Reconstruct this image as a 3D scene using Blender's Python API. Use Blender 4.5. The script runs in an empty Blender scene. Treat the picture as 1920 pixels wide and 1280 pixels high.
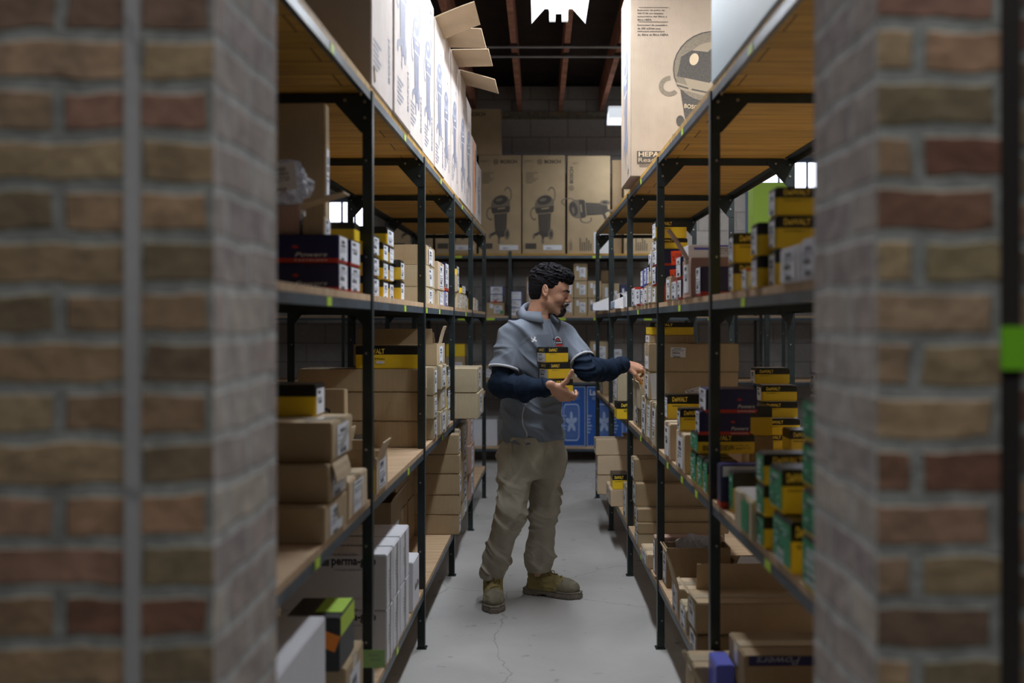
import bpy, bmesh, math, random
import numpy as np
from mathutils import Vector, Matrix
from mathutils.bvhtree import BVHTree
random.seed(7)
S = bpy.context.scene
COL = S.collection
# ------------------------------------------------------------------ camera, world, light, exposure
F, CX, CY, H = 1867.0, 1012.0, 605.0, 1.418
cam = bpy.data.cameras.new('camera'); camo = bpy.data.objects.new('camera', cam); COL.objects.link(camo)
camo.location = (0, 0, H); camo.rotation_euler = (math.pi/2, 0, 0)
cam.sensor_width = 36; cam.lens = 36*F/1920
cam.shift_x = (960-CX)/1920; cam.shift_y = (CY-640)/1920
cam.clip_start = 0.05; cam.clip_end = 60
cam.dof.use_dof = True; cam.dof.focus_distance = 5.0; cam.dof.aperture_fstop = 1.9
S.camera = camo
S.view_settings.view_transform = 'Standard'; S.view_settings.look = 'None'
S.view_settings.gamma = 1; S.view_settings.exposure = 0.0; S.view_settings.use_curve_mapping = False
w = bpy.data.worlds.new('world'); S.world = w; w.use_nodes = True
w.node_tree.nodes['Background'].inputs[0].default_value = (0.62, 0.68, 0.78, 1)
w.node_tree.nodes['Background'].inputs[1].default_value = 0.018
def area(name, loc, size, energy, rot=(0,0,0), col=(0.90,0.94,1.0), spread=math.pi):
    l = bpy.data.lights.new(name, 'AREA'); l.shape = 'RECTANGLE'; l.size, l.size_y = size
    l.energy = energy; l.color = col; l.spread = spread
    o = bpy.data.objects.new(name, l); o.location = loc; o.rotation_euler = rot; COL.objects.link(o); return o
# light given by the strip lamps, just under their tubes; the front fill is added
area('aisle_lamp_light', (0.115, 4.84, 3.222), (0.14, 2.45), 55)
area('right_aisle_lamp_light', (1.72, 3.5, 3.28), (0.14, 2.3), 70)
area('left_aisle_lamp_light', (-2.3, 5.4, 3.28), (0.14, 2.3), 8)
area('back_lamp_light', (1.25, 9.55, 3.30), (1.2, 0.12), 18)
area('front_wall_fill_light', (0.20, 0.72, 3.70), (2.4, 0.14), 15, col=(0.97,0.97,1.0), spread=math.radians(72))  # added fill for the brick wall, spread kept off the shelves; no fixture built

# ------------------------------------------------------------------ materials
M = {}
def _new(name):
    m = bpy.data.materials.new(name); m.use_nodes = True; M[name] = m
    return m, m.node_tree, m.node_tree.nodes['Principled BSDF']
def mat(name, col, rough=0.6, metal=0.0, var=0.0, vscale=6.0, bump=0.0, bscale=60.0, emit=None, estr=0.0, spec=0.5, alpha=1.0, sss=0.0, trans=0.0):
    m, nt, b = _new(name)
    b.inputs['Base Color'].default_value = (*col, 1); b.inputs['Roughness'].default_value = rough
    b.inputs['Metallic'].default_value = metal; b.inputs['Specular IOR Level'].default_value = spec
    if trans: b.inputs['Transmission Weight'].default_value = trans
    if alpha < 1: b.inputs['Alpha'].default_value = alpha
    if sss:
        b.inputs['Subsurface Weight'].default_value = sss; b.inputs['Subsurface Radius'].default_value = (0.02,0.008,0.004); b.inputs['Subsurface Scale'].default_value = 0.4
    if emit: b.inputs['Emission Color'].default_value = (*emit,1); b.inputs['Emission Strength'].default_value = estr
    tc = nt.nodes.new('ShaderNodeTexCoord')
    if var:
        n = nt.nodes.new('ShaderNodeTexNoise'); n.inputs['Scale'].default_value = vscale; n.inputs['Detail'].default_value = 6
        nt.links.new(tc.outputs['Object'], n.inputs['Vector'])
        mr = nt.nodes.new('ShaderNodeMapRange'); mr.inputs[1].default_value = .3; mr.inputs[2].default_value = .7
        mr.inputs[3].default_value = 1-var; mr.inputs[4].default_value = 1+var
        nt.links.new(n.outputs['Fac'], mr.inputs[0])
        mx = nt.nodes.new('ShaderNodeVectorMath'); mx.operation = 'SCALE'; mx.inputs[0].default_value = col
        nt.links.new(mr.outputs[0], mx.inputs['Scale']); nt.links.new(mx.outputs[0], b.inputs['Base Color'])
    if bump:
        n2 = nt.nodes.new('ShaderNodeTexNoise'); n2.inputs['Scale'].default_value = bscale; n2.inputs['Detail'].default_value = 4
        nt.links.new(tc.outputs['Object'], n2.inputs['Vector'])
        bp = nt.nodes.new('ShaderNodeBump'); bp.inputs['Strength'].default_value = bump; bp.inputs['Distance'].default_value = 0.004
        nt.links.new(n2.outputs['Fac'], bp.inputs['Height']); nt.links.new(bp.outputs[0], b.inputs['Normal'])
    return m
def kraft(name, col):
    m = mat(name, col, 0.75, var=.10, vscale=5)
    nt = m.node_tree; b = nt.nodes['Principled BSDF']
    tc = nt.nodes.new('ShaderNodeTexCoord'); wv = nt.nodes.new('ShaderNodeTexWave'); wv.inputs['Scale'].default_value = 60; wv.inputs['Distortion'].default_value = .6
    mp = nt.nodes.new('ShaderNodeMapping'); mp.inputs['Scale'].default_value = (1,1,.03)
    nt.links.new(tc.outputs['Object'], mp.inputs[0]); nt.links.new(mp.outputs[0], wv.inputs['Vector'])
    ns = nt.nodes.new('ShaderNodeTexNoise'); ns.inputs['Scale'].default_value = 9; nt.links.new(tc.outputs['Object'], ns.inputs['Vector'])
    ad = nt.nodes.new('ShaderNodeMath'); ad.operation = 'MULTIPLY_ADD'; ad.inputs[1].default_value = 6
    nt.links.new(ns.outputs['Fac'], ad.inputs[0]); nt.links.new(wv.outputs['Fac'], ad.inputs[2])
    bp = nt.nodes.new('ShaderNodeBump'); bp.inputs['Strength'].default_value = .35; bp.inputs['Distance'].default_value = .002
    nt.links.new(ad.outputs[0], bp.inputs['Height']); nt.links.new(bp.outputs[0], b.inputs['Normal'])
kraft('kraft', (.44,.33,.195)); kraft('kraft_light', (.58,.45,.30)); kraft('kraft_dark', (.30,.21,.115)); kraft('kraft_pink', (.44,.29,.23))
kraft('kraft_grey', (.50,.42,.28)); kraft('carton_overlit', (.60,.53,.49)); kraft('carton_overlit_pink', (.40,.315,.235))  # both carton tones have the lamp's overexposure mixed into the cardboard colour
mat('yellow', (.88,.61,.03), .33, var=.05); mat('black_print', (.012,.013,.012), .30); mat('navy', (.012,.014,.085), .32, var=.08)
mat('red_print', (.55,.035,.015), .45); mat('blue_box', (.10,.12,.55), .4, var=.06); mat('green_print', (.02,.30,.13), .45, var=.1)
mat('white_card', (.74,.75,.80), .5, var=.04); mat('pale_blue_card', (.62,.78,.86), .5, var=.03); mat('paper', (.72,.74,.80), .55, var=.03)
mat('ink', (.05,.055,.08), .6); mat('ink_grey', (.25,.27,.33), .6); mat('kraft_ink', (.07,.06,.05), .7, var=.25, vscale=40)
mat('kraft_ink_mid', (.19,.155,.11), .7, var=.2, vscale=40); mat('kraft_ink_soft', (.30,.24,.165), .7); mat('blue_ink', (.19,.20,.27), .6, var=.25, vscale=30)
mat('blue_ink_pale', (.30,.31,.38), .6, var=.2, vscale=25)
mat('white_print', (.75,.76,.8), .5); mat('yellow_print', (.95,.68,.08), .45); mat('tape', (.50,.42,.30), .2, spec=.6)
mat('tape_clear', (.62,.60,.58), .15, spec=.7); mat('lime', (.50,.72,.04), .5, emit=None); mat('lime_card', (.45,.72,.08), .5, var=.05)
mat('orange_paper', (.95,.28,.02), .5); mat('neon_red', (.95,.09,.02), .5); mat('green_paper', (.35,.62,.24), .6)
mat('fan_blue', (.015,.10,.42), .4); mat('fan_light', (.40,.52,.78), .4); mat('dark_card', (.03,.03,.035), .5)
mat('steel_green', (.020,.030,.031), .38, metal=.25, var=.3, vscale=12); mat('steel_grey', (.065,.09,.115), .4, metal=.3, var=.35, vscale=9)
mat('bolt', (.45,.45,.45), .3, metal=.9); mat('galvanised', (.30,.31,.33), .4, metal=.7, var=.2)
mat('lamp_white', (.85,.86,.88), .4, emit=(.85,.92,1), estr=.8); mat('tube', (1,1,1), .3, emit=(.88,.94,1), estr=9)
mat('lamp_end', (.80,.82,.84), .4, emit=(.85,.92,1), estr=.5)
mat('window_light', (.9,.9,1), .3, emit=(.80,.84,1.0), estr=3.2); mat('window_frame', (.10,.14,.22), .5)
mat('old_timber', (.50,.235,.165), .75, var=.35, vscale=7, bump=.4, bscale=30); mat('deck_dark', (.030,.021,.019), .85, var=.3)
mat('rust_rod', (.05,.04,.04), .6, metal=.5)
mat('skin', (.56,.30,.20), .48, sss=.12, var=.08, vscale=25, bump=.12, bscale=240)
mat('lips', (.42,.16,.13), .5); mat('hair', (.006,.005,.008), .8, bump=.8, bscale=180, spec=.25); mat('stubble', (.42,.235,.155), .6, sss=.05, var=.2, vscale=120); mat('beard', (.014,.010,.009), .7, bump=.8, bscale=300)
mat('eye_white', (.6,.58,.55), .3); mat('polo', (.165,.195,.245), .8, var=.05, vscale=4, bump=.15, bscale=500); mat('polo_trim', (.45,.46,.50), .8)
mat('polo_dark', (.045,.055,.075), .85, bump=.15, bscale=500)
mat('navy_sleeve', (.004,.014,.035), .85, spec=.25, var=.15, vscale=10, bump=.15, bscale=400); mat('khaki', (.38,.35,.275), .85, var=.16, vscale=7, bump=.25, bscale=350)
mat('boot_leather', (.30,.245,.09), .7, var=.3, vscale=14, bump=.3, bscale=90); mat('boot_toe', (.23,.205,.14), .7, var=.25, vscale=20)
mat('boot_sole', (.20,.17,.135), .7, var=.2, vscale=30); mat('lace', (.20,.14,.05), .7); mat('belt_brown', (.05,.025,.015), .5)
mat('plastic_film', (.70,.73,.82), .13, spec=.9, trans=.45, alpha=.72, bump=.6, bscale=22)
mat('dark_door', (.022,.017,.014), .6, var=.3); mat('lime_tape', (.22,.62,.02), .5)
mat('magenta', (.65,.02,.10), .5); mat('pink_print', (.75,.35,.45), .5)

def wood(name, c1, c2, plank, axis):
    m, nt, b = _new(name); tc = nt.nodes.new('ShaderNodeTexCoord')
    mp = nt.nodes.new('ShaderNodeMapping'); mp.inputs['Scale'].default_value = (1.2,14,1) if axis=='x' else (14,1.2,1)
    nt.links.new(tc.outputs['Object'], mp.inputs[0])
    n = nt.nodes.new('ShaderNodeTexNoise'); n.inputs['Scale'].default_value = 3; n.inputs['Detail'].default_value = 8; n.inputs['Distortion'].default_value = .6
    nt.links.new(mp.outputs[0], n.inputs['Vector'])
    cr = nt.nodes.new('ShaderNodeValToRGB'); cr.color_ramp.elements[0].position = .3; cr.color_ramp.elements[1].position = .7
    cr.color_ramp.elements[0].color = (*c1,1); cr.color_ramp.elements[1].color = (*c2,1)
    nt.links.new(n.outputs['Fac'], cr.inputs[0]); last = cr.outputs[0]
    if plank:
        br = nt.nodes.new('ShaderNodeTexBrick'); br.inputs['Color1'].default_value = (1,1,1,1); br.inputs['Color2'].default_value = (.8,.8,.8,1)
        br.inputs['Mortar'].default_value = (.12,.08,.05,1); br.inputs['Scale'].default_value = 1; br.inputs['Mortar Size'].default_value = .0025
        br.inputs['Brick Width'].default_value = 2.4; br.inputs['Row Height'].default_value = .14
        nt.links.new(tc.outputs['Object'], br.inputs['Vector'])
        mx = nt.nodes.new('ShaderNodeMix'); mx.data_type = 'RGBA'; mx.blend_type = 'MULTIPLY'; mx.inputs[0].default_value = 1
        nt.links.new(last, mx.inputs[6]); nt.links.new(br.outputs['Color'], mx.inputs[7]); last = mx.outputs[2]
    nt.links.new(last, b.inputs['Base Color']); b.inputs['Roughness'].default_value = .65
wood('shelf_wood', (.36,.19,.022), (.56,.33,.055), True, 'x'); wood('shelf_ply', (.42,.27,.15), (.60,.43,.27), False, 'x')

def bricks(name, axis, bw, rh, ms, cols, mortar, rough=.9, bump=.5, sc=1.0, off=(0,0,0)):
    m, nt, b = _new(name); tc = nt.nodes.new('ShaderNodeTexCoord'); sp = nt.nodes.new('ShaderNodeSeparateXYZ'); cb = nt.nodes.new('ShaderNodeCombineXYZ')
    ns = nt.nodes.new('ShaderNodeTexNoise'); ns.inputs['Scale'].default_value = 9; ns.inputs['Detail'].default_value = 3
    nt.links.new(tc.outputs['Object'], ns.inputs['Vector'])
    sub = nt.nodes.new('ShaderNodeVectorMath'); sub.operation = 'SUBTRACT'; sub.inputs[1].default_value = (.5,.5,.5); nt.links.new(ns.outputs['Color'], sub.inputs[0])
    scl = nt.nodes.new('ShaderNodeVectorMath'); scl.operation = 'SCALE'; scl.inputs['Scale'].default_value = .05*bump; nt.links.new(sub.outputs[0], scl.inputs[0])
    add = nt.nodes.new('ShaderNodeVectorMath'); nt.links.new(tc.outputs['Object'], add.inputs[0]); nt.links.new(scl.outputs[0], add.inputs[1])
    add2 = nt.nodes.new('ShaderNodeVectorMath'); add2.inputs[1].default_value = off; nt.links.new(add.outputs[0], add2.inputs[0])
    nt.links.new(add2.outputs[0], sp.inputs[0])
    nt.links.new(sp.outputs['X' if axis=='x' else 'Y'], cb.inputs[0]); nt.links.new(sp.outputs['Z'], cb.inputs[1])
    br = nt.nodes.new('ShaderNodeTexBrick'); br.inputs['Scale'].default_value = 1; br.inputs['Brick Width'].default_value = bw; br.inputs['Row Height'].default_value = rh
    br.inputs['Mortar Size'].default_value = ms; br.inputs['Mortar Smooth'].default_value = .35; br.inputs['Bias'].default_value = 0
    br.inputs['Color1'].default_value = (0,0,0,1); br.inputs['Color2'].default_value = (1,1,1,1); br.inputs['Mortar'].default_value = (.5,.5,.5,1)
    nt.links.new(cb.outputs[0], br.inputs['Vector'])
    cr = nt.nodes.new('ShaderNodeValToRGB'); cr.color_ramp.interpolation = 'LINEAR'
    els = cr.color_ramp.elements
    while len(els) < len(cols): els.new(.5)
    for i,c in enumerate(cols): els[i].position = i/(len(cols)-1); els[i].color = (*c,1)
    nt.links.new(br.outputs['Color'], cr.inputs[0])
    n3 = nt.nodes.new('ShaderNodeTexNoise'); n3.inputs['Scale'].default_value = 26; n3.inputs['Detail'].default_value = 6; nt.links.new(tc.outputs['Object'], n3.inputs['Vector'])
    mr = nt.nodes.new('ShaderNodeMapRange'); mr.inputs[1].default_value = .3; mr.inputs[2].default_value = .7; mr.inputs[3].default_value = 1-.48*bump; mr.inputs[4].default_value = 1+.45*bump
    nt.links.new(n3.outputs['Fac'], mr.inputs[0])
    mx = nt.nodes.new('ShaderNodeMix'); mx.data_type = 'RGBA'; nt.links.new(br.outputs['Fac'], mx.inputs[0]); nt.links.new(cr.outputs[0], mx.inputs[6]); mx.inputs[7].default_value = (*mortar,1)
    sc2 = nt.nodes.new('ShaderNodeVectorMath'); sc2.operation = 'SCALE'; nt.links.new(mx.outputs[2], sc2.inputs[0]); nt.links.new(mr.outputs[0], sc2.inputs['Scale'])
    nt.links.new(sc2.outputs[0], b.inputs['Base Color']); b.inputs['Roughness'].default_value = rough
    ma = nt.nodes.new('ShaderNodeMath'); ma.operation = 'MULTIPLY_ADD'; ma.inputs[1].default_value = -1.2; nt.links.new(br.outputs['Fac'], ma.inputs[0]); nt.links.new(n3.outputs['Fac'], ma.inputs[2])
    bp = nt.nodes.new('ShaderNodeBump'); bp.inputs['Strength'].default_value = .9*bump+.1; bp.inputs['Distance'].default_value = .008
    nt.links.new(ma.outputs[0], bp.inputs['Height']); nt.links.new(bp.outputs[0], b.inputs['Normal'])
BC = [tuple(min(.9,1.25*v) for v in c) for c in [(.30,.21,.12),(.16,.07,.045),(.34,.25,.14),(.34,.20,.12),(.23,.19,.10),(.12,.065,.05),(.42,.30,.18),(.27,.145,.10),(.33,.27,.15)]]
bricks('brick_x', 'x', .205, .0675, .011, BC, (.30,.31,.28), off=(.436+.205*4,0,.02)); bricks('brick_y_lit', 'y', .21, .0675, .0085, [(.52,.48,.43),(.42,.36,.33),(.56,.50,.42),(.40,.35,.33),(.50,.42,.38)], (.50,.51,.49), off=(0,.08,.02))  # aisle-facing brick colours are raised to carry the lamplight on them
BW = [(.40,.385,.375),(.35,.34,.335),(.43,.415,.40)]
bricks('block_x', 'x', .405, .203, .006, BW, (.20,.20,.20), bump=.15, off=(.1+4.05,0,.02)); bricks('block_y', 'y', .405, .203, .006, BW, (.20,.20,.20), bump=.15)
bricks('brick_ledge', 'x', .21, .07, .008, [(.30,.26,.15),(.2,.16,.12),(.26,.25,.2)], (.15,.15,.15), off=(4,0,0))
def concrete():
    m, nt, b = _new('concrete'); tc = nt.nodes.new('ShaderNodeTexCoord')
    def noise(s, d, dist=0):
        n = nt.nodes.new('ShaderNodeTexNoise'); n.inputs['Scale'].default_value = s; n.inputs['Detail'].default_value = d; n.inputs['Distortion'].default_value = dist
        nt.links.new(tc.outputs['Object'], n.inputs['Vector']); return n
    a = noise(1.6, 8, .4); cr = nt.nodes.new('ShaderNodeValToRGB'); cr.color_ramp.elements[0].position = .3; cr.color_ramp.elements[1].position = .72
    cr.color_ramp.elements[0].color = (.38,.377,.366,1); cr.color_ramp.elements[1].color = (.54,.532,.52,1); nt.links.new(a.outputs['Fac'], cr.inputs[0])
    v = nt.nodes.new('ShaderNodeTexVoronoi'); v.feature = 'DISTANCE_TO_EDGE'; v.inputs['Scale'].default_value = .55
    n4 = noise(2.5, 5); ad = nt.nodes.new('ShaderNodeVectorMath'); ad.operation = 'MULTIPLY_ADD'; ad.inputs[1].default_value = (.5,.5,.5)
    nt.links.new(n4.outputs['Color'], ad.inputs[0]); nt.links.new(tc.outputs['Object'], ad.inputs[2]); nt.links.new(ad.outputs[0], v.inputs['Vector'])
    mr = nt.nodes.new('ShaderNodeMapRange'); mr.inputs[1].default_value = 0; mr.inputs[2].default_value = .0035; mr.inputs[3].default_value = .62; mr.inputs[4].default_value = 1; nt.links.new(v.outputs['Distance'], mr.inputs[0])
    s2 = noise(11, 3); mr2 = nt.nodes.new('ShaderNodeMapRange'); mr2.inputs[1].default_value = .66; mr2.inputs[2].default_value = .76; mr2.inputs[3].default_value = 1; mr2.inputs[4].default_value = .6; nt.links.new(s2.outputs['Fac'], mr2.inputs[0])
    mm = nt.nodes.new('ShaderNodeMath'); mm.operation = 'MULTIPLY'; nt.links.new(mr.outputs[0], mm.inputs[0]); nt.links.new(mr2.outputs[0], mm.inputs[1])
    sc = nt.nodes.new('ShaderNodeVectorMath'); sc.operation = 'SCALE'; nt.links.new(cr.outputs[0], sc.inputs[0]); nt.links.new(mm.outputs[0], sc.inputs['Scale'])
    nt.links.new(sc.outputs[0], b.inputs['Base Color']); b.inputs['Roughness'].default_value = .62
    bp = nt.nodes.new('ShaderNodeBump'); bp.inputs['Strength'].default_value = .12; bp.inputs['Distance'].default_value = .004; nt.links.new(noise(60,3).outputs['Fac'], bp.inputs['Height']); nt.links.new(bp.outputs[0], b.inputs['Normal'])
concrete()

# ------------------------------------------------------------------ mesh helpers
def mesh_obj(name, bm, mats, parent=None, loc=None, smooth=False):
    me = bpy.data.meshes.new(name); bm.to_mesh(me); bm.free()
    for m in mats: me.materials.append(M[m])
    if smooth:
        for p in me.polygons: p.use_smooth = True
    o = bpy.data.objects.new(name, me); COL.objects.link(o)
    if parent is not None: o.parent = parent
    if loc is not None: o.location = loc
    return o
def inst(name, me, parent=None):
    o = bpy.data.objects.new(name, me); COL.objects.link(o)
    if parent is not None: o.parent = parent
    return o
def tag(o, label, cat=None, group=None, kind=None):
    if label: o['label'] = label
    if cat: o['category'] = cat
    if group: o['group'] = group
    if kind: o['kind'] = kind
    return o
def add_hex(bm, pts, mi=0):
    v = [bm.verts.new(p) for p in pts]
    for f in ((0,3,2,1),(4,5,6,7),(0,1,5,4),(1,2,6,5),(2,3,7,6),(3,0,4,7)):
        fa = bm.faces.new([v[i] for i in f]); fa.material_index = mi
def add_box(bm, a, b, mi=0):
    (x0,y0,z0),(x1,y1,z1) = a,b
    add_hex(bm, [(x0,y0,z0),(x1,y0,z0),(x1,y1,z0),(x0,y1,z0),(x0,y0,z1),(x1,y0,z1),(x1,y1,z1),(x0,y1,z1)], mi)
def add_cyl(bm, a, b, r, n=12, r2=None, mi=0):
    a, b = Vector(a), Vector(b); d = (b-a).normalized(); r2 = r if r2 is None else r2
    u = d.orthogonal().normalized(); v = d.cross(u)
    A = [bm.verts.new(a+(u*math.cos(t)+v*math.sin(t))*r) for t in [i*2*math.pi/n for i in range(n)]]
    B = [bm.verts.new(b+(u*math.cos(t)+v*math.sin(t))*r2) for t in [i*2*math.pi/n for i in range(n)]]
    for i in range(n):
        f = bm.faces.new((A[i],A[(i+1)%n],B[(i+1)%n],B[i])); f.material_index = mi
    f = bm.faces.new(A[::-1]); f.material_index = mi; f = bm.faces.new(B); f.material_index = mi
def fixn(bm): bmesh.ops.recalc_face_normals(bm, faces=bm.faces[:])
def W(px, py, D): return Vector(((px-CX)/F*D, D, H-(py-CY)/F*D))
# ------------------------------------------------------------------ the room
def struct(name, boxes, mats, lab=None):
    bm = bmesh.new()
    for a,b in boxes: add_box(bm, a, b)
    fixn(bm)
    if len(mats) > 1:
        bm.normal_update()
        for f in bm.faces:
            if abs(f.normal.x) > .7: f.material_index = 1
    o = mesh_obj(name, bm, mats); tag(o, lab, kind='structure'); return o
struct('floor', [((-4,-3,-.1),(4,11,0))], ['concrete'], 'grey concrete floor of the storeroom aisle')
struct('wall_back', [((-4,10.8,0),(4,11,3.98))], ['block_x','block_y'], 'grey concrete block wall behind the far rack')
struct('wall_left', [((-3.6,1.65,0),(-3.4,10.8,3.98))], ['block_x','block_y'], 'grey block wall beyond the left rack')
struct('wall_right', [((3.4,1.65,0),(3.6,10.8,3.98))], ['block_x','block_y'], 'grey block wall beyond the right rack')
struct('wall_front', [((-4,1.33,0),(-.436,1.65,3.98))], ['brick_x','brick_y_lit'], 'worn mixed brick wall at the aisle mouth, wide side')
struct('wall_front_right', [((.434,1.28,0),(.592,1.575,3.98))], ['brick_x','brick_y_lit'], 'worn brick pier beside the dark door post')
struct('wall_front_far_right', [((.70,1.45,0),(4,1.65,3.98))], ['brick_x','brick_y_lit'], 'brick wall beyond the dark door post')
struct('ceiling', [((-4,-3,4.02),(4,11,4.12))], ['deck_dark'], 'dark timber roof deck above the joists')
struct('trim_1', [((-3.4,10.74,3.625),(3.4,10.80,3.695))], ['brick_ledge'], 'tan brick course along the top of the block wall')
# left pier has a proud mortar strip
struct('trim_2', [((-.552,1.322,0),(-.532,1.331,3.98))], ['concrete'], 'vertical mortar strip on the brick wall')
o = struct('door_1', [((.5925,1.285,0),(.6215,1.34,3.98))], ['dark_door'], 'dark upright door post beside the brick pier')
bm = bmesh.new(); add_box(bm, (.5935,1.282,H-(693-CY)/F*1.283),(.630,1.2848,H-(612-CY)/F*1.283)); mesh_obj('tape_patch', bm, ['lime_tape'], o)['label'] = 'bright lime tape patch'
# joists
jx = [-3.0+.0,-2.55,-2.1,-1.65,-1.2,-.70,-.215,.225,.665,1.11,1.55,2.0,2.45,2.9]
for i,x in enumerate(jx):
    bm = bmesh.new(); add_box(bm, (-.023,0,0),(.023,10.6,.27)); bmesh.ops.bevel(bm, geom=bm.edges[:], offset=.004, segments=1)
    o = mesh_obj('joist', bm, ['old_timber'], loc=(x,.15,3.70)); tag(o, 'reddish timber joist running the length of the roof', kind='structure', group='roof joists'); o.name = 'joist'
bm = bmesh.new()
for a,b in zip(jx[:-1], jx[1:]):
    for D in (6.9,):
        add_cyl(bm, (a+.027,D,3.73),(b-.027,D,3.94), .008, 6); add_cyl(bm, (a+.027,D+.03,3.94),(b-.027,D+.03,3.73), .008, 6)
tag(mesh_obj('joist_bracing', bm, ['rust_rod']), 'thin crossed steel bracing between the joists', kind='structure')
for D,z,nm in ((8.15,3.675,'nearer'),(8.42,3.668,'farther')):
    bm = bmesh.new(); add_cyl(bm, (-3.3,0,0),(3.3,0,0), .0125, 10)
    o = mesh_obj('conduit_pipe', bm, ['galvanised'], loc=(0,D,z-.0)); tag(o, 'thin grey conduit pipe crossing under the joists, the %s of the pair' % nm, 'pipe', 'conduit pipes under the joists')
    for x in jx:
        if abs(x) < 3.2:
            bm = bmesh.new(); add_box(bm, (x-.032,-.017,.008),(x+.032,.017,.0265)); mesh_obj('strap', bm, ['rust_rod'], o)
# high windows in the back wall
def window(n, x0,x1,z0,z1,lab):
    bm = bmesh.new(); add_box(bm, (x0,10.785,z0),(x1,10.80,z1)); p = mesh_obj('window_%d'%n, bm, ['window_light']); tag(p, lab, kind='structure')
    bm = bmesh.new()
    for a,b in (((x0-.05,10.76,z0-.05),(x0,10.799,z1+.05)),((x1,10.76,z0-.05),(x1+.05,10.799,z1+.05)),((x0,10.76,z0-.05),(x1,10.799,z0)),((x0,10.76,z1),(x1,10.799,z1+.05))): add_box(bm,a,b)
    for k in (1,2): xm = x0+(x1-x0)*k/3; add_box(bm,(xm-.012,10.77,z0),(xm+.012,10.784,z1))
    mesh_obj('window_frame', bm, ['window_frame'], p)
window(1, 2.28, 3.2, 2.44, 3.15, 'bright high window in the block wall')
window(2, -2.28, -1.86, 2.46, 2.72, 'bright high window behind the left rack')
# strip lamps
def strip_lamp(loc, L, rot, label, hang=True):
    root = bpy.data.objects.new('strip_lamp', None); COL.objects.link(root); root.location = loc; root.rotation_euler = (0,0,rot)
    tag(root, label, 'ceiling lamp')
    prof = [(-.165,-.055),(-.085,.035),(-.062,.035),(-.055,.005),(.055,.005),(.062,.035),(.085,.035),(.165,-.055)]
    bm = bmesh.new(); vs = []
    th = .012
    out = prof + [(x, z+th) for x,z in reversed(prof)]
    a = [bm.verts.new((x,-L/2,z)) for x,z in out]; b = [bm.verts.new((x,L/2,z)) for x,z in out]; n = len(out)
    for i in range(n): bm.faces.new((a[i],a[(i+1)%n],b[(i+1)%n],b[i]))
    np_ = len(prof)
    for q in (a,b):
        for i in range(np_-1): bm.faces.new((q[i],q[i+1],q[n-2-i],q[n-1-i]))
    fixn(bm); mesh_obj('reflector', bm, ['lamp_white'], root)
    bm = bmesh.new(); add_box(bm, (-.055,-L/2+.002,.018),(.055,L/2-.002,.085)); bmesh.ops.bevel(bm, geom=bm.edges[:], offset=.006, segments=1); mesh_obj('housing', bm, ['lamp_end'], root)
    for x in (-.038,.038):
        bm = bmesh.new(); add_cyl(bm, (x,-L/2+.03,-.022),(x,L/2-.03,-.022), .0165, 14); mesh_obj('tube', bm, ['tube'], root, smooth=True)
        for y in (-L/2+.004, L/2-.034): bm = bmesh.new(); add_box(bm, (x-.019,y,-.045),(x+.019,y+.03,.006)); mesh_obj('lamp_holder', bm, ['lamp_end'], root)
    for y in (-L*.35, L*.35): bm = bmesh.new(); add_cyl(bm, (0,y,.08),(0,y,4.022-loc[2]), .004, 6); mesh_obj('hanger', bm, ['galvanised'], root)
    return root
strip_lamp((.115,4.84,3.30), 2.5, 0, 'bright white two-tube strip lamp hanging over the aisle')
strip_lamp((1.72,3.5,3.36), 2.35, 0, 'white strip lamp over the aisle beyond the right rack')
strip_lamp((-2.3,5.4,3.36), 2.35, 0, 'white strip lamp over the aisle beyond the left rack')
strip_lamp((1.28,9.55,3.40), 1.25, math.pi/2, 'short bright strip lamp near the back wall')

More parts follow.
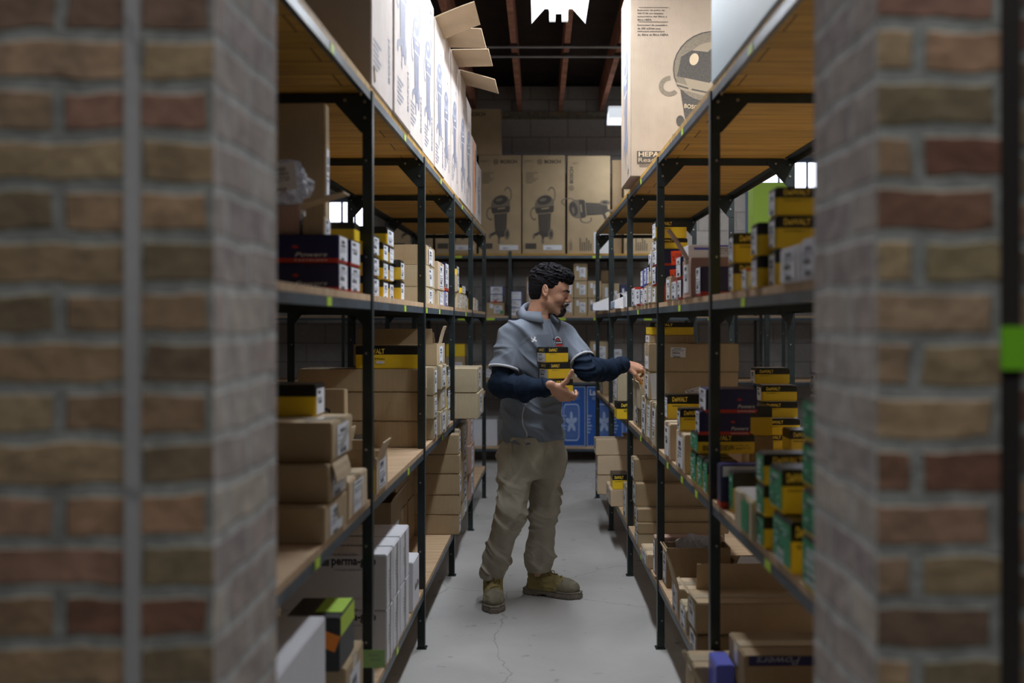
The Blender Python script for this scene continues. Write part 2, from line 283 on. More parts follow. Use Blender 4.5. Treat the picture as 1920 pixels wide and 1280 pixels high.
# ------------------------------------------------------------------ shelving racks
def rack(label, T, base, posts, depth, levels, mats, tags, gus=True, rear=True, top=2.14, ply='shelf_wood'):
    """T(u,d,z) maps length along the rack, depth from the aisle face and height to the world."""
    root = bpy.data.objects.new('shelving_rack', None); COL.objects.link(root); root.location = base; tag(root, label, 'shelving rack')
    base = Vector(base); P = .031; th = .004
    def hexb(bm, u0,u1,d0,d1,z0,z1, mi=0):
        add_hex(bm, [T(u,d,z)-base for (u,d,z) in ((u0,d0,z0),(u1,d0,z0),(u1,d1,z0),(u0,d1,z0),(u0,d0,z1),(u1,d0,z1),(u1,d1,z1),(u0,d1,z1))], mi)
    for u in posts:
        for f in ((0,1) if rear else (0,)):
            bm = bmesh.new(); da = 0 if f==0 else depth-P
            hexb(bm, u, u+P, (0 if f==0 else depth-th), (th if f==0 else depth), 0, top); hexb(bm, u, u+th, (th if f==0 else da), (da+P if f==0 else depth-th), 0, top)
            for z in np.arange(.12, top-.05, .30): hexb(bm, u-.003, u+.0, (.016 if f==0 else depth-.022), (.022 if f==0 else depth-.016), z, z+.006, 1)
            fixn(bm); o = mesh_obj('upright', bm, [mats[0],'bolt'], root)
            bm = bmesh.new(); hexb(bm, u-.008, u+P+.008, (-.008 if f==0 else depth-P-.004), (P+.004 if f==0 else depth+.008), 0, .004); fixn(bm); mesh_obj('foot_plate', bm, [mats[0]], o)
    for li, z in enumerate(levels):
        bh = .026
        for bi,(u0,u1) in enumerate(zip(posts[:-1], posts[1:])):
            zz = z[bi] if isinstance(z, (list,tuple)) else z
            bm = bmesh.new(); hexb(bm, u0+P*.2, u1+P*.0, .005, depth-.005, zz-.019, zz); fixn(bm); mesh_obj('shelf_board', bm, [ply if li else 'shelf_wood'], root)
            bm = bmesh.new(); hexb(bm, u0+.004, u1, .0042, .0075, zz-.019-bh, zz-.0195); hexb(bm, u0+.032, u1-.002, .0075, .038, zz-.0225, zz-.0193); fixn(bm)
            bo = mesh_obj('front_beam', bm, [mats[1]], root)
            bm = bmesh.new(); hexb(bm, u0+.032, u1-.002, depth-.0085, depth-.0045, zz-.019-bh, zz-.0195); hexb(bm, u0+.032, u1-.002, depth-.045, depth-.0085, zz-.0225, zz-.0193); fixn(bm)
            mesh_obj('rear_beam', bm, [mats[0]], root)
            for q,(lv,b2,fr,wd) in enumerate(tags):
                if lv==li and b2==bi:
                    bm = bmesh.new(); uu = u0+(u1-u0)*fr; hexb(bm, uu, uu+wd, .0028, .0041, zz-.044, zz-.021); fixn(bm); mesh_obj('shelf_tag', bm, ['lime'], root)['label'] = 'lime green shelf tag'
        zs = [z]*len(posts) if not isinstance(z,(list,tuple)) else list(z)+[z[-1]]
        for pi,u in enumerate(posts):
            zz = zs[pi] if pi==0 else min(zs[pi-1], zs[pi])
            bm = bmesh.new(); hexb(bm, u+.004, u+.008, .042, depth-.047, zz-.052, zz-.0235); hexb(bm, u+.008, u+.034, .042, depth-.047, zz-.0265, zz-.0235); fixn(bm); mesh_obj('cross_bar', bm, [mats[0]], root)
            if gus and li <= 1:
                g = .115 if li==0 else .06
                for sgn,d0 in ((1,.0045),(-1,depth-.0045)):
                    bm = bmesh.new(); pts = [(d0,zz-.03),(d0+sgn*g,zz-.03),(d0+sgn*g,zz-.05),(d0+sgn*.03,zz-.03-g),(d0,zz-.03-g)]
                    A = [bm.verts.new(T(u-.003,d,q)-base) for d,q in pts]; B = [bm.verts.new(T(u-.0003,d,q)-base) for d,q in pts]; n=5
                    bm.faces.new(A); bm.faces.new(B[::-1])
                    for i in range(n): bm.faces.new((A[i],B[i],B[(i+1)%n],A[(i+1)%n]))
                    fixn(bm); go = mesh_obj('corner_gusset', bm, [mats[0]], root)
                    if li==0:
                        for d,q in ((d0+sgn*.018,zz-.05),(d0+sgn*.018,zz-.10),(d0+sgn*.08,zz-.045)):
                            bm = bmesh.new(); c = T(u-.003,d,q)-base; c2 = T(u-.007,d,q)-base; add_cyl(bm, c, c2, .005, 6); mesh_obj('bolt', bm, ['bolt'], go)
    return root
ZT, ZU, ZM = 2.155, 1.505, .87
PD = [1.86, 3.10, 4.33, 5.58, 6.80, 8.06]
def TL(u,d,z):  return Vector((-.5747+.0172*u-d, u+.0172*d, z))
def TR(u,d,z):  return Vector((.580-.0157*u+d, u+.0157*d, z))
ZB = [.26,.26,.26,.26,.26]; ZBR = [.30,.30,.28,.28,.28]
rack('dark steel rack with plywood shelves holding the white perma cartons, torn vacuum cartons on top', TL, (-.6,1.9,0), PD, .60, [ZT,ZU,ZM,ZB], ['steel_green','steel_grey'],
     [(0,0,.55,.04),(0,1,.55,.035),(0,2,.5,.035),(0,3,.4,.04),(1,0,.52,.05),(1,1,.55,.04),(1,2,.06,.04),(1,2,.45,.04),(1,3,.6,.05),(2,0,.42,.05),(2,1,.62,.04),(2,2,.55,.04),(3,1,.4,.04),(3,0,.9,.04)], ply='shelf_ply')
rack('dark steel rack with plywood shelves that the man reaches into', TR, (.6,1.9,0), PD, .60, [ZT,ZU,ZM,ZBR], ['steel_green','steel_grey'],
     [(0,0,.55,.05),(0,1,.45,.04),(0,2,.5,.04),(1,0,.62,.05),(1,1,.5,.05),(1,2,.6,.05),(2,0,.4,.06),(2,1,.75,.05),(2,1,.45,.05),(2,1,.2,.05),(2,2,.5,.05),(3,2,.5,.04),(3,3,.5,.04)], ply='shelf_ply')
def TB(u,d,z): return Vector((u, 10.05+d, z))
ZBT, ZBU, ZBM, ZBB = 2.115, 1.488, .837, .165
rack('long dark rack across the back wall holding upright vacuum cartons', TB, (0,10.05,0), [-3.2,-2.0,-1.2,-.315,.72,1.55,2.29,3.2], .60, [ZBT,ZBU,ZBM,ZBB], ['steel_green','steel_grey'],
     [(0,2,.39,.07),(0,3,.82,.08),(1,2,.42,.08),(1,3,.48,.08),(1,3,.83,.08),(1,2,.75,.08),(2,3,.88,.08),(1,5,.2,.1),(1,4,.4,.08)], gus=False, ply='shelf_ply')
def TLL(u,d,z): return Vector((-2.55-d, u, z))
rack('dark rack standing against the wall beyond the left rack', TLL, (-2.55,3,0), [3.0,4.3,5.6,6.9,8.2], .55, [2.1,1.5,.87,.28], ['steel_green','steel_green'], [(1,2,.5,.06)], gus=False, ply='shelf_ply')
def TRR(u,d,z): return Vector((1.72+d, u, z))
rack('dark rack beyond the right rack, carrying the lime-green carton', TRR, (1.72,7.6,0), [7.6,8.8,9.7], .45, [1.86,.12], ['steel_green','steel_green'], [], gus=False, top=1.87, ply='shelf_ply')
# ------------------------------------------------------------------ boxes
TXT = {}
def text_mesh(body, m, bold=.0, shear=0.0):
    key = (body, m, bold, shear)
    if key in TXT: return TXT[key]
    cu = bpy.data.curves.new('t','FONT'); cu.body = body; cu.offset = bold; cu.shear = shear; cu.align_x = 'LEFT'; cu.resolution_u = 3; cu.extrude = 0.0
    o = bpy.data.objects.new('t', cu); dg = bpy.context.evaluated_depsgraph_get()
    me = bpy.data.meshes.new_from_object(o); bpy.data.objects.remove(o)
    n = len(me.vertices); co = np.empty(n*3); me.vertices.foreach_get('co', co); co = co.reshape(-1,3)
    lo, hi = co.min(0), co.max(0); co[:,0] = (co[:,0]-lo[0])/(hi[0]-lo[0])-.5; co[:,1] = (co[:,1]-lo[1])/(hi[1]-lo[1])-.5; co[:,2] = 0
    me.vertices.foreach_set('co', co.ravel()); me.materials.clear(); me.materials.append(M[m]); me.name = 'lettering'
    TXT[key] = me; return me
LABELS = []
def mk_label(seed, base='paper', inks=('ink','ink_grey')):
    r = random.Random(seed); bm = bmesh.new(); add_box(bm, (-.5,-.5,-.0002),(.5,.5,.0004), 0); z = .0007
    y = .42
    while y > -.42:
        k = r.random(); h = r.uniform(.02,.045)
        if k < .28:
            h = r.uniform(.10,.17); x = -.40+r.random()*.2; xe = x+r.uniform(.35,.55)
            while x < xe:
                wd = r.uniform(.012,.035); add_box(bm,(x,y-h,z-.0003),(min(x+wd,.45),y,z),1); x += wd+r.uniform(.012,.03)
        elif k < .8:
            x = -.42
            for q in range(r.randint(2,5)):
                wd = r.uniform(.07,.2)
                if x+wd < .45: add_box(bm,(x,y-h,z-.0003),(x+wd,y,z),2 if r.random()<.5 else 1)
                x += wd+.03
        y -= h+r.uniform(.025,.07)
    me = bpy.data.meshes.new('label'); bm.to_mesh(me); bm.free()
    for m in (base,)+inks: me.materials.append(M[m])
    return me
LABELS = [mk_label(i) for i in range(7)]
GLABELS = [mk_label(50+i, 'green_print', ('paper','ink')) for i in range(4)]
BARC = mk_label(5, 'paper', ('ink','ink'))
def poly(bm, pts, z, mi):
    f = bm.faces.new([bm.verts.new((x,y,z)) for x,y in pts]); f.material_index = mi
    if f.normal.z < 0 or sum(pts[i][0]*pts[(i+1)%len(pts)][1]-pts[(i+1)%len(pts)][0]*pts[i][1] for i in range(len(pts))) < 0: f.normal_flip()
def ell(cx,cy,rx,ry,a0=0,a1=360,n=28,rot=0):
    out = []
    for i in range(n+1 if a1-a0<360 else n):
        t = math.radians(a0+(a1-a0)*i/n); x,y = rx*math.cos(t), ry*math.sin(t); c,s = math.cos(rot),math.sin(rot); out.append((cx+x*c-y*s, cy+x*s+y*c))
    return out
def ring(bm, cx,cy,rx,ry,t,a0,a1,z,mi,n=20,rot=0):
    A = ell(cx,cy,rx,ry,a0,a1-.001,n,rot); B = ell(cx,cy,rx-t,ry-t,a0,a1-.001,n,rot)
    for i in range(n): poly(bm, [A[i],A[i+1],B[i+1],B[i]], z, mi)
def mk_vac(m0, m1, m2):
    """printed picture of a shop vacuum, about 1 wide and 1.45 tall"""
    bm = bmesh.new()
    ring(bm, -.40,.02,.17,.17,.045,60,300,.0001,1); ring(bm, .33,.50,.17,.20,.04,-80,150,.0001,1)
    poly(bm, [(-.44,-.50),(-.16,-.42),(-.16,-.50),(-.40,-.57)], .0001, 0); poly(bm, [(-.08,-.55),(.02,-.55),(.0,-.70),(-.07,-.70)], .0001, 0)
    poly(bm, ell(-.42,-.56,.05,.06), .0002, 1); poly(bm, ell(-.04,-.68,.055,.065), .0002, 1)
    poly(bm, [(-.25,.10),(.31,.10),(.27,-.45),(.16,-.57),(-.06,-.58),(-.19,-.48)], .0002, 0)
    poly(bm, ell(.30,-.50,.115,.14), .0003, 1); poly(bm, ell(.31,-.50,.06,.075), .0004, 0)
    for x in (-.12,-.03,.06,.15,.22): poly(bm, [(x,.0),(x+.014,.0),(x+.010,-.42),(x-.002,-.42)], .0004, 1)
    poly(bm, ell(.03,.25,.40,.24,rot=.12), .0003, 1); poly(bm, [(-.36,.16),(.43,.22),(.42,.08),(.30,.02),(-.22,-.02),(-.34,.06)], .00035, 0)
    poly(bm, ell(.03,.36,.30,.115,rot=.12), .0005, 0); poly(bm, ell(-.03,.37,.15,.04,rot=.1), .0006, 1)
    poly(bm, [(-.10,.155),(.22,.18),(.22,.15),(-.10,.125)], .0006, 2); poly(bm, [(-.25,.02),(.33,.05),(.33,.035),(-.25,.005)], .0006, 2)
    me = bpy.data.meshes.new('vacuum_picture'); bm.to_mesh(me); bm.free()
    for m in (m0,m1,m2): me.materials.append(M[m])
    return me
VAC = mk_vac('kraft_ink','kraft_ink_mid','kraft'); VACB = mk_vac('blue_ink','blue_ink_pale','white_card')
def mk_vac_close():
    bm = bmesh.new()   # larger, three-quarter vacuum drawing of the big carton
    P = lambda l,z,m: poly(bm,l,z,m)
    ring(bm, -.33,-.02,.135,.125,.055,70,300,.0001,1,rot=.3)
    P([(-.20,-.06),(.5,-.06),(.42,-.60),(-.02,-.62),(-.13,-.50)], .0002, 0)
    P(ell(.17,.22,.47,.43,rot=.5), .0003, 0); P(ell(.17,.22,.455,.415,rot=.5), .0004, 1); P(ell(.19,.19,.36,.33,rot=.5), .00045, 3)
    P([(-.24,.10),(-.19,.34),(-.06,.42),(.14,.40),(.30,.56),(.5,.60),(.34,.20),(.16,.02)], .0005, 0)
    P(ell(-.03,.31,.055,.075,rot=-.3), .0007, 2); P([(-.26,.03),(.16,-.08),(.34,.14),(.34,.04),(.18,-.16),(-.20,-.06)], .0007, 3)
    P([(-.24,.0),(-.10,-.04),(-.10,-.06),(-.24,-.02)], .0008, 0); P([(-.06,-.05),(.14,-.09),(.14,-.11),(-.06,-.07)], .0008, 0)
    P([(.12,-.10),(.24,-.01),(.32,-.12),(.21,-.22)], .0009, 0); P([(.06,-.18),(.14,-.13),(.22,-.24),(.14,-.30)], .0009, 2)
    P(ell(-.20,-.45,.05,.07), .0003, 0); P([(-.30,-.62),(-.05,-.50),(.04,-.58),(-.22,-.78)], .0003, 0); P(ell(-.26,-.70,.05,.07), .0005, 1)
    me = bpy.data.meshes.new('vacuum_picture'); bm.to_mesh(me); bm.free()
    for m in ('kraft_ink','kraft_ink_mid','kraft_light','kraft_ink_soft'): me.materials.append(M[m])
    return me
VACC = mk_vac_close()
def mk_lines(m, rows, seed, lw=.5):
    r = random.Random(seed); bm = bmesh.new()
    for i in range(rows):
        y = .5-(i+.2)/rows; x = -.5; e = r.uniform(.1,.5) if i%3 else .5
        while x < e-.05:
            wd = r.uniform(.05,.14); poly(bm, [(x,y-lw/rows),(min(x+wd,e),y-lw/rows),(min(x+wd,e),y),(x,y)], 0, 0); x += wd+.025
    me = bpy.data.meshes.new('printed_lines'); bm.to_mesh(me); bm.free(); me.materials.append(M[m]); return me
LINES = {m: mk_lines(m, 6, 3) for m in ('kraft_ink','black_print','blue_ink_pale','white_print','kraft_ink_mid','fan_light')}
def place(name, me, box, face, u, v, su, sv, rot=0.0, lift=.0012, label=None):
    o = inst(name, me, box); w,l,h,s = box['_d']
    if face=='F': org,R,U,N = Vector((0,-l/2,h/2)),Vector((1,0,0)),Vector((0,0,1)),Vector((0,-1,0))
    elif face=='A':
        org = Vector((-s*w/2,0,h/2)); N = Vector((-s,0,0)); R = Vector((0,-s,0)); U = Vector((0,0,1))
    else: org,R,U,N = Vector((0,0,h)),Vector((1,0,0)),Vector((0,1,0)),Vector((0,0,1))
    c,sn = math.cos(rot),math.sin(rot); R2 = R*c+U*sn; U2 = -R*sn+U*c
    p = org+R*u+U*v+N*lift
    o.matrix_local = Matrix(((R2.x*su,U2.x*sv,N.x,p.x),(R2.y*su,U2.y*sv,N.y,p.y),(R2.z*su,U2.z*sv,N.z,p.z),(0,0,0,1)))
    if label: o['label'] = label
    return o
def carton_mesh(name, w, l, h, bands, soft=0.0, seed=0, openbox=False, wall=.005):
    r = random.Random(seed); bm = bmesh.new()
    if openbox:
        t = wall
        add_box(bm, (-w/2,-l/2,0),(w/2,l/2,t)); add_box(bm, (-w/2,-l/2,t),(-w/2+t,l/2,h)); add_box(bm, (w/2-t,-l/2,t),(w/2,l/2,h))
        add_box(bm, (-w/2+t,-l/2,t),(w/2-t,-l/2+t,h)); add_box(bm, (-w/2+t,l/2-t,t),(w/2-t,l/2,h))
    else:
        add_box(bm, (-w/2,-l/2,0),(w/2,l/2,h))
    for zf,_ in bands[1:]:
        g = bm.verts[:]+bm.edges[:]+bm.faces[:]; bmesh.ops.bisect_plane(bm, geom=g, plane_co=(0,0,h*zf), plane_no=(0,0,1))
    if soft and not openbox:
        bmesh.ops.subdivide_edges(bm, edges=bm.edges[:], cuts=2, use_grid_fill=True)
        from mathutils import noise
        for vv in bm.verts:
            q = vv.co*7+Vector((seed,seed*.37,0)); ed = min(1, abs(vv.co.z)/h*1.0+.0)
            vv.co += Vector((noise.noise(q), noise.noise(q+Vector((9,0,0))), noise.noise(q+Vector((0,9,0)))*.35*ed))*soft
            if vv.co.z < .0: vv.co.z = 0
    bm.normal_update()
    for f in bm.faces:
        c = f.calc_center_median().z/h; mi = 0
        for i,(zf,_) in enumerate(bands):
            if c > zf-1e-6: mi = i
        f.material_index = mi
        if openbox: continue
    if not openbox:
        ee = [e for e in bm.edges if len(e.link_faces)==2 and e.calc_face_angle(0) > .9]
        bmesh.ops.bevel(bm, geom=ee, offset=min(.0035, h*.06), segments=2, affect='EDGES', material=-1)
    fixn(bm)
    me = bpy.data.meshes.new(name); bm.to_mesh(me); bm.free()
    return me
YAW = {-1: -.0172, 1: -(-.0157), 0: 0.0}
def X0(side, D): return (-.5747+.0172*D) if side < 0 else (.580-.0157*D)
def Dof(side, px, ins):
    r = (px-CX)/F
    return (-(.5747+ins))/(r-.0172) if side<0 else (.580+ins)/(r+.0157)
NB = [0]
STY = {
 'kraft':  ('cardboard_box','cardboard box',[(0,'kraft')]), 'kraftl': ('cardboard_box','cardboard box',[(0,'kraft_light')]), 'kraftd': ('cardboard_box','cardboard box',[(0,'kraft_dark')]),
 'kraftp': ('cardboard_box','cardboard box',[(0,'kraft_pink')]), 'kraftg': ('cardboard_box','cardboard box',[(0,'kraft_grey')]),
 'dewalt': ('fastener_box','fastener box',[(0,'yellow'),(.62,'black_print')]), 'green': ('fastener_box','fastener box',[(0,'yellow'),(.62,'black_print')]),
 'powers': ('fastener_box','fastener box',[(0,'red_print'),(.15,'navy')]), 'white': ('white_carton','carton',[(0,'white_card')]),
 'blue': ('fastener_box','fastener box',[(0,'blue_box')]), 'dark': ('dark_box','box',[(0,'dark_card')]), 'pale': ('large_carton','carton',[(0,'pale_blue_card')]),
 'vac': ('vacuum_carton','carton',[(0,'kraft')]), 'vacb': ('vacuum_carton','carton',[(0,'carton_overlit_pink')]), 'vacw': ('vacuum_carton','carton',[(0,'carton_overlit')]), 'lime': ('lime_carton','carton',[(0,'lime_card')]),
 'fan': ('fan_carton','carton',[(0,'fan_blue')]), 'whitered': ('fastener_box','fastener box',[(0,'white_card'),(.88,'red_print')]), 'yellow': ('fastener_box','fastener box',[(0,'yellow')]),
}
def put_box(style, cx, cy, z0, w, l, h, s, label, yaw=0.0, group=None, open_=False, soft=None, lab=True, txt=True, tape=True, tilt=(0,0)):
    NB[0] += 1; name, cat, bands = STY[style]
    kr = style.startswith('kraft')
    if soft is None: soft = .0035 if kr else 0
    me = carton_mesh(name, w, l, h, bands, soft=min(soft, h*.04), seed=NB[0], openbox=open_)
    for _,m in bands: me.materials.append(M[m])
    o = bpy.data.objects.new(name, me); COL.objects.link(o); o.location = (cx,cy,z0+.0004); o.rotation_euler = (tilt[0],tilt[1],yaw)
    o['_d'] = (w,l,h,s); tag(o, label, cat, group)
    r = random.Random(NB[0]*13)
    if style in ('dewalt','green'):
        if txt:
            tw = min(w*.40, .085) if w > .12 else w*.55
            place('brand_lettering', text_mesh('DeWALT','yellow_print',.03), o, 'F', -w/2+tw*.5+w*.12, h*.31, tw, h*.20)
            place('printed_lines', LINES['black_print'], o, 'F', -w/2+tw*.5+w*.12, h*.03, tw, h*.06)
        if lab:
            G = GLABELS if style=='green' else LABELS
            if style=='green': place('end_label', r.choice(G), o, 'A', 0, 0, l*.96, h*.80, label='green printed end label')
            else:
                place('end_label', r.choice(LABELS), o, 'A', 0, h*-.05, l*.80, h*.80)
    elif style=='powers':
        if txt:
            place('brand_lettering', text_mesh('Powers','white_print',.008,.3), o, 'F', w*.28, -h*.22, min(w*.34,.09), h*.15)
            place('stripe_lettering', text_mesh('FASTENERS','white_print'), o, 'F', w*.28, -h*.425, min(w*.34,.09), h*.07)
            if h > .06:
                bm = bmesh.new(); poly(bm, ell(0,0,.35,.5), 0, 0); poly(bm, [(-.5,-.1),(.5,-.25),(.5,-.1),(-.5,.1)], .0002, 0); q = bpy.data.meshes.new('emblem'); bm.to_mesh(q); bm.free(); q.materials.append(M['red_print'])
                place('emblem', q, o, 'F', w*.15, h*.06, min(.02,w*.1), h*.11)
        if lab: place('end_label', r.choice(LABELS), o, 'A', 0, h*.04, l*.86, h*.86)
    elif style in ('blue','whitered'):
        if lab: place('end_label', r.choice(LABELS), o, 'A', 0, h*.03, l*.78, h*.85)
    elif kr and lab:
        place('shipping_label', r.choice(LABELS), o, 'A', 0, -h*.02, min(l*.62,.14), min(h*.80,.15))
    if tape and kr and l > .12 and not open_:
        bm = bmesh.new(); add_box(bm, (-.5,-.5,-.0002),(.5,.5,.0003)); q = bpy.data.meshes.new('packing_tape'); bm.to_mesh(q); bm.free(); q.materials.append(M['tape'])
        place('packing_tape', q, o, 'T', 0, 0, w*.99, .05); place('packing_tape', q, o, 'A', 0, h/2-min(.03,h*.15), .05, min(.06,h*.3))
    return o
BAYW = ['nearest bay','second bay','third bay','fourth bay','fifth bay']
def where(side, D, z):
    lv = 'topmost' if z > 2.1 else 'eye-level' if z > 1.48 else 'waist-high' if z > .85 else 'bottom'
    bi = max(0, min(4, sum(1 for p in PD[1:5] if D > p)))
    return '%s %s shelf, %s' % (lv, 'left' if side<0 else 'right', BAYW[bi])
ZL = {'T':ZT,'U':ZU,'M':ZM}
def B(side, ins, xa, xb, z0, z1, dep, style, desc, grp=None, auto=True, L=None, **kw):
    """xa/xb: picture columns of the near and far corner of the aisle-side face; z1>10: picture row of its top."""
    D0 = Dof(side, xa, ins); D1 = D0+L if L else Dof(side, xb, ins); Dz = D0
    if ins < .043:
        for p_ in PD:
            if D0 < p_+.042 and D1 > p_-.010:
                if (D0+D1)/2 > p_+.016: D0 = p_+.044
                else: D1 = p_-.012
        if D1-D0 < .03: D1 = D0+.03
    if z1 > 10: z1 = H-(z1-CY)/F*Dz
    Xn = X0(side, D0) + side*ins
    if dep > 10: dep = abs((dep-CX)/F*D0-Xn)
    yaw = YAW[side]+kw.pop('dyaw', 0.0); l = D1-D0-.004
    c,s = math.cos(yaw), math.sin(yaw); dx,dy = side*dep/2, l/2
    cx, cy = Xn+dx*c-dy*s, D0+.002+dx*s+dy*c
    wh = where(side, D0, z0).split(', '); nw = len(desc.split())
    label = desc+((', '+', '.join(wh) if nw <= 11 else ', '+wh[0] if nw <= 13 else '') if auto else '')
    o = put_box(style, cx, cy, z0, dep, l, z1-z0-.0008, side, label, yaw=yaw, group=grp, **kw)
    o['_z1'] = z1
    return o
ORD = {2:['lower','upper'],3:['bottom','middle','top'],4:['bottom','second-lowest','third-lowest','top'],5:['bottom','second-lowest','middle','fourth-lowest','top'],6:['bottom','second-lowest','third-lowest','fourth-lowest','fifth-lowest','top'],7:['bottom','second-lowest','third-lowest','fourth-lowest','fifth-lowest','sixth-lowest','top']}
def ST(side, ins, xa, xb, z0, tops, dep, style, noun, stack, grp=None, **kw):
    D0 = Dof(side, xa, ins); z = z0; n = len(tops); out = []
    for i,t in enumerate(tops):
        zt = t if t < 10 else H-(t-CY)/F*D0
        st = style[i] if isinstance(style,(list,tuple)) else style
        nn = noun[i] if isinstance(noun,(list,tuple)) else noun
        j = random.uniform(-.006,.006)
        out.append(B(side, ins+max(-.004,j) if i else ins, xa, xb, z, zt, dep, st, ('%s %s of %s' % (ORD[n][i], nn, stack)) if n>1 else '%s, %s' % (nn, stack), grp, **kw)); z = zt
    return out
def flap(box, edge, length, width, ang, m='kraft', th=.004, slide=0.0, label=None):
    """a cardboard flap hinged on a top edge; edge 'A' aisle side, 'F' camera side, 'R' rear/wall side, 'B' far side"""
    w,l,h,s = box['_d']; bm = bmesh.new(); a = math.radians(ang)
    n = 5
    for i in range(n):
        t0, t1 = i/n, (i+1)/n
        def q(t, up):
            r = t*length; bend = a - .35*t*abs(math.sin(a))*.3
            return (r*math.cos(bend)-up*math.sin(bend), r*math.sin(bend)+up*math.cos(bend))
        p = [q(t0,0),q(t1,0),q(t1,th),q(t0,th)]; hw0, hw1 = width/2*(1-.02*t0), width/2*(1-.02*t1)
        add_hex(bm, [(p[0][0],-hw0,p[0][1]),(p[1][0],-hw1,p[1][1]),(p[1][0],hw1,p[1][1]),(p[0][0],hw0,p[0][1]),(p[3][0],-hw0,p[3][1]),(p[2][0],-hw1,p[2][1]),(p[2][0],hw1,p[2][1]),(p[3][0],hw0,p[3][1])])
    bmesh.ops.remove_doubles(bm, verts=bm.verts[:], dist=.0001); fixn(bm)
    o = mesh_obj('flap', bm, [m], box)
    if edge=='A': o.location = (-s*w/2,slide,h); o.rotation_euler = (0,0,0 if s<0 else math.pi)
    elif edge=='R': o.location = (s*w/2,slide,h); o.rotation_euler = (0,0,math.pi if s<0 else 0)
    elif edge=='F': o.location = (slide,-l/2,h); o.rotation_euler = (0,0,-math.pi/2)
    else: o.location = (slide,l/2,h); o.rotation_euler = (0,0,math.pi/2)
    if label: o['label'] = label
    return o
def note(box, face, u, v, su, sv, m, rot=0, name='paper_note', label=None):
    bm = bmesh.new(); add_box(bm, (-.5,-.5,-.0003),(.5,.5,.0004)); q = bpy.data.meshes.new(name); bm.to_mesh(q); bm.free(); q.materials.append(M[m])
    return place(name, q, box, face, u, v, su, sv, rot, lift=.002, label=label)
# ================================================================== LEFT RACK
# --- top shelf: tall vacuum cartons
edges = [3.09,3.49,3.89,4.29,4.69,5.09,5.49,5.89,6.29,6.69]
def lcart(D0, D1, z0, z1, desc, style='vacw', dep=.56, ins=.0, **kw):
    Xn = X0(-1,D0)-ins; yaw = YAW[-1]; l = D1-D0-.006
    c,s = math.cos(yaw), math.sin(yaw); dx,dy = -dep/2, l/2
    o = put_box(style, Xn+dx*c-dy*s, D0+dx*s+dy*c, z0, dep, l, z1-z0, -1, desc, yaw=yaw, group='vacuum cartons on top of the left rack', tape=False, lab=False, **kw); return o
hz = [.78,.76,.75,.74,.705,.775,.77,.76,.70]
desc = ['vacuum carton with a torn lower corner, first of the topmost left row','vacuum carton just behind the torn-cornered one, topmost left row','third vacuum carton of the topmost left row, over the second bay','last closed vacuum carton before the flapped ones, topmost left row','vacuum carton beside the brown seam, its wide flap highest and nearest',
 'vacuum carton with second-highest flap jutting over the aisle','vacuum carton with a level flap jutting over the aisle','vacuum carton with the lowest flap, drooping and white underneath','short vacuum carton behind the last flapped one, topmost left row']
for i,(a,b) in enumerate(zip(edges[:-1], edges[1:])):
    o = lcart(a, b, ZT, ZT+hz[i], desc[i], ins=[.0,-.005,0,.004,0,.012,.008,.0,0][i], open_=(4<=i<=7))
    vh = .30; place('vacuum_picture', VACB, o, 'A', -.02, [.20,.06,-.02,.0,.02,-.06,-.02,-.03,0][i], .24, .33)
    place('brand_lettering', text_mesh('BOSCH','blue_ink',.02), o, 'A', .12, -.235, .15, .034, rot=math.pi/2)
    place('printed_lines', LINES['blue_ink_pale'], o, 'A', -.06 if i%2 else -.10, -.28, .14, .10)
    if i==0:
        place('vacuum_picture', VAC, o, 'F', -.04, .15, .24, .36)
        note(o,'A',-.155,-.345,.02,.05,'kraft_dark',.3,'torn_patch','dark torn corner patch')
    if i==3: place('printed_lines', LINES['blue_ink_pale'], o, 'A', .09, .2, .06, .28)
    if i==4: flap(o,'A',.20,.37, 24,'kraft_light',label='raised brown top flap'); flap(o,'F',.10,.5,100,'kraft_light')
    if i==5: flap(o,'A',.20,.37,-2,'kraft_light'); flap(o,'R',.2,.37,100,'kraft_light')
    if i==6: flap(o,'A',.205,.37, 1,'kraft_light'); flap(o,'R',.2,.37,95,'kraft_light')
    if i==7: flap(o,'A',.215,.37,-14,'kraft_light')
o = lcart(6.70,7.12,ZT,ZT+.53,'carton with an orange-red stripe, toward the far end of the topmost left row'); note(o,'A',-.02,0,.10,.50,'orange_paper',0,'stripe','orange-red printed stripe'); place('vacuum_picture', VACB, o, 'A', .13,.1,.12,.25)
o = lcart(7.13,7.55,ZT,ZT+.42,'shortest vacuum carton, last of the topmost left row'); place('vacuum_picture', VACB, o, 'A', .0,.0,.2,.27)

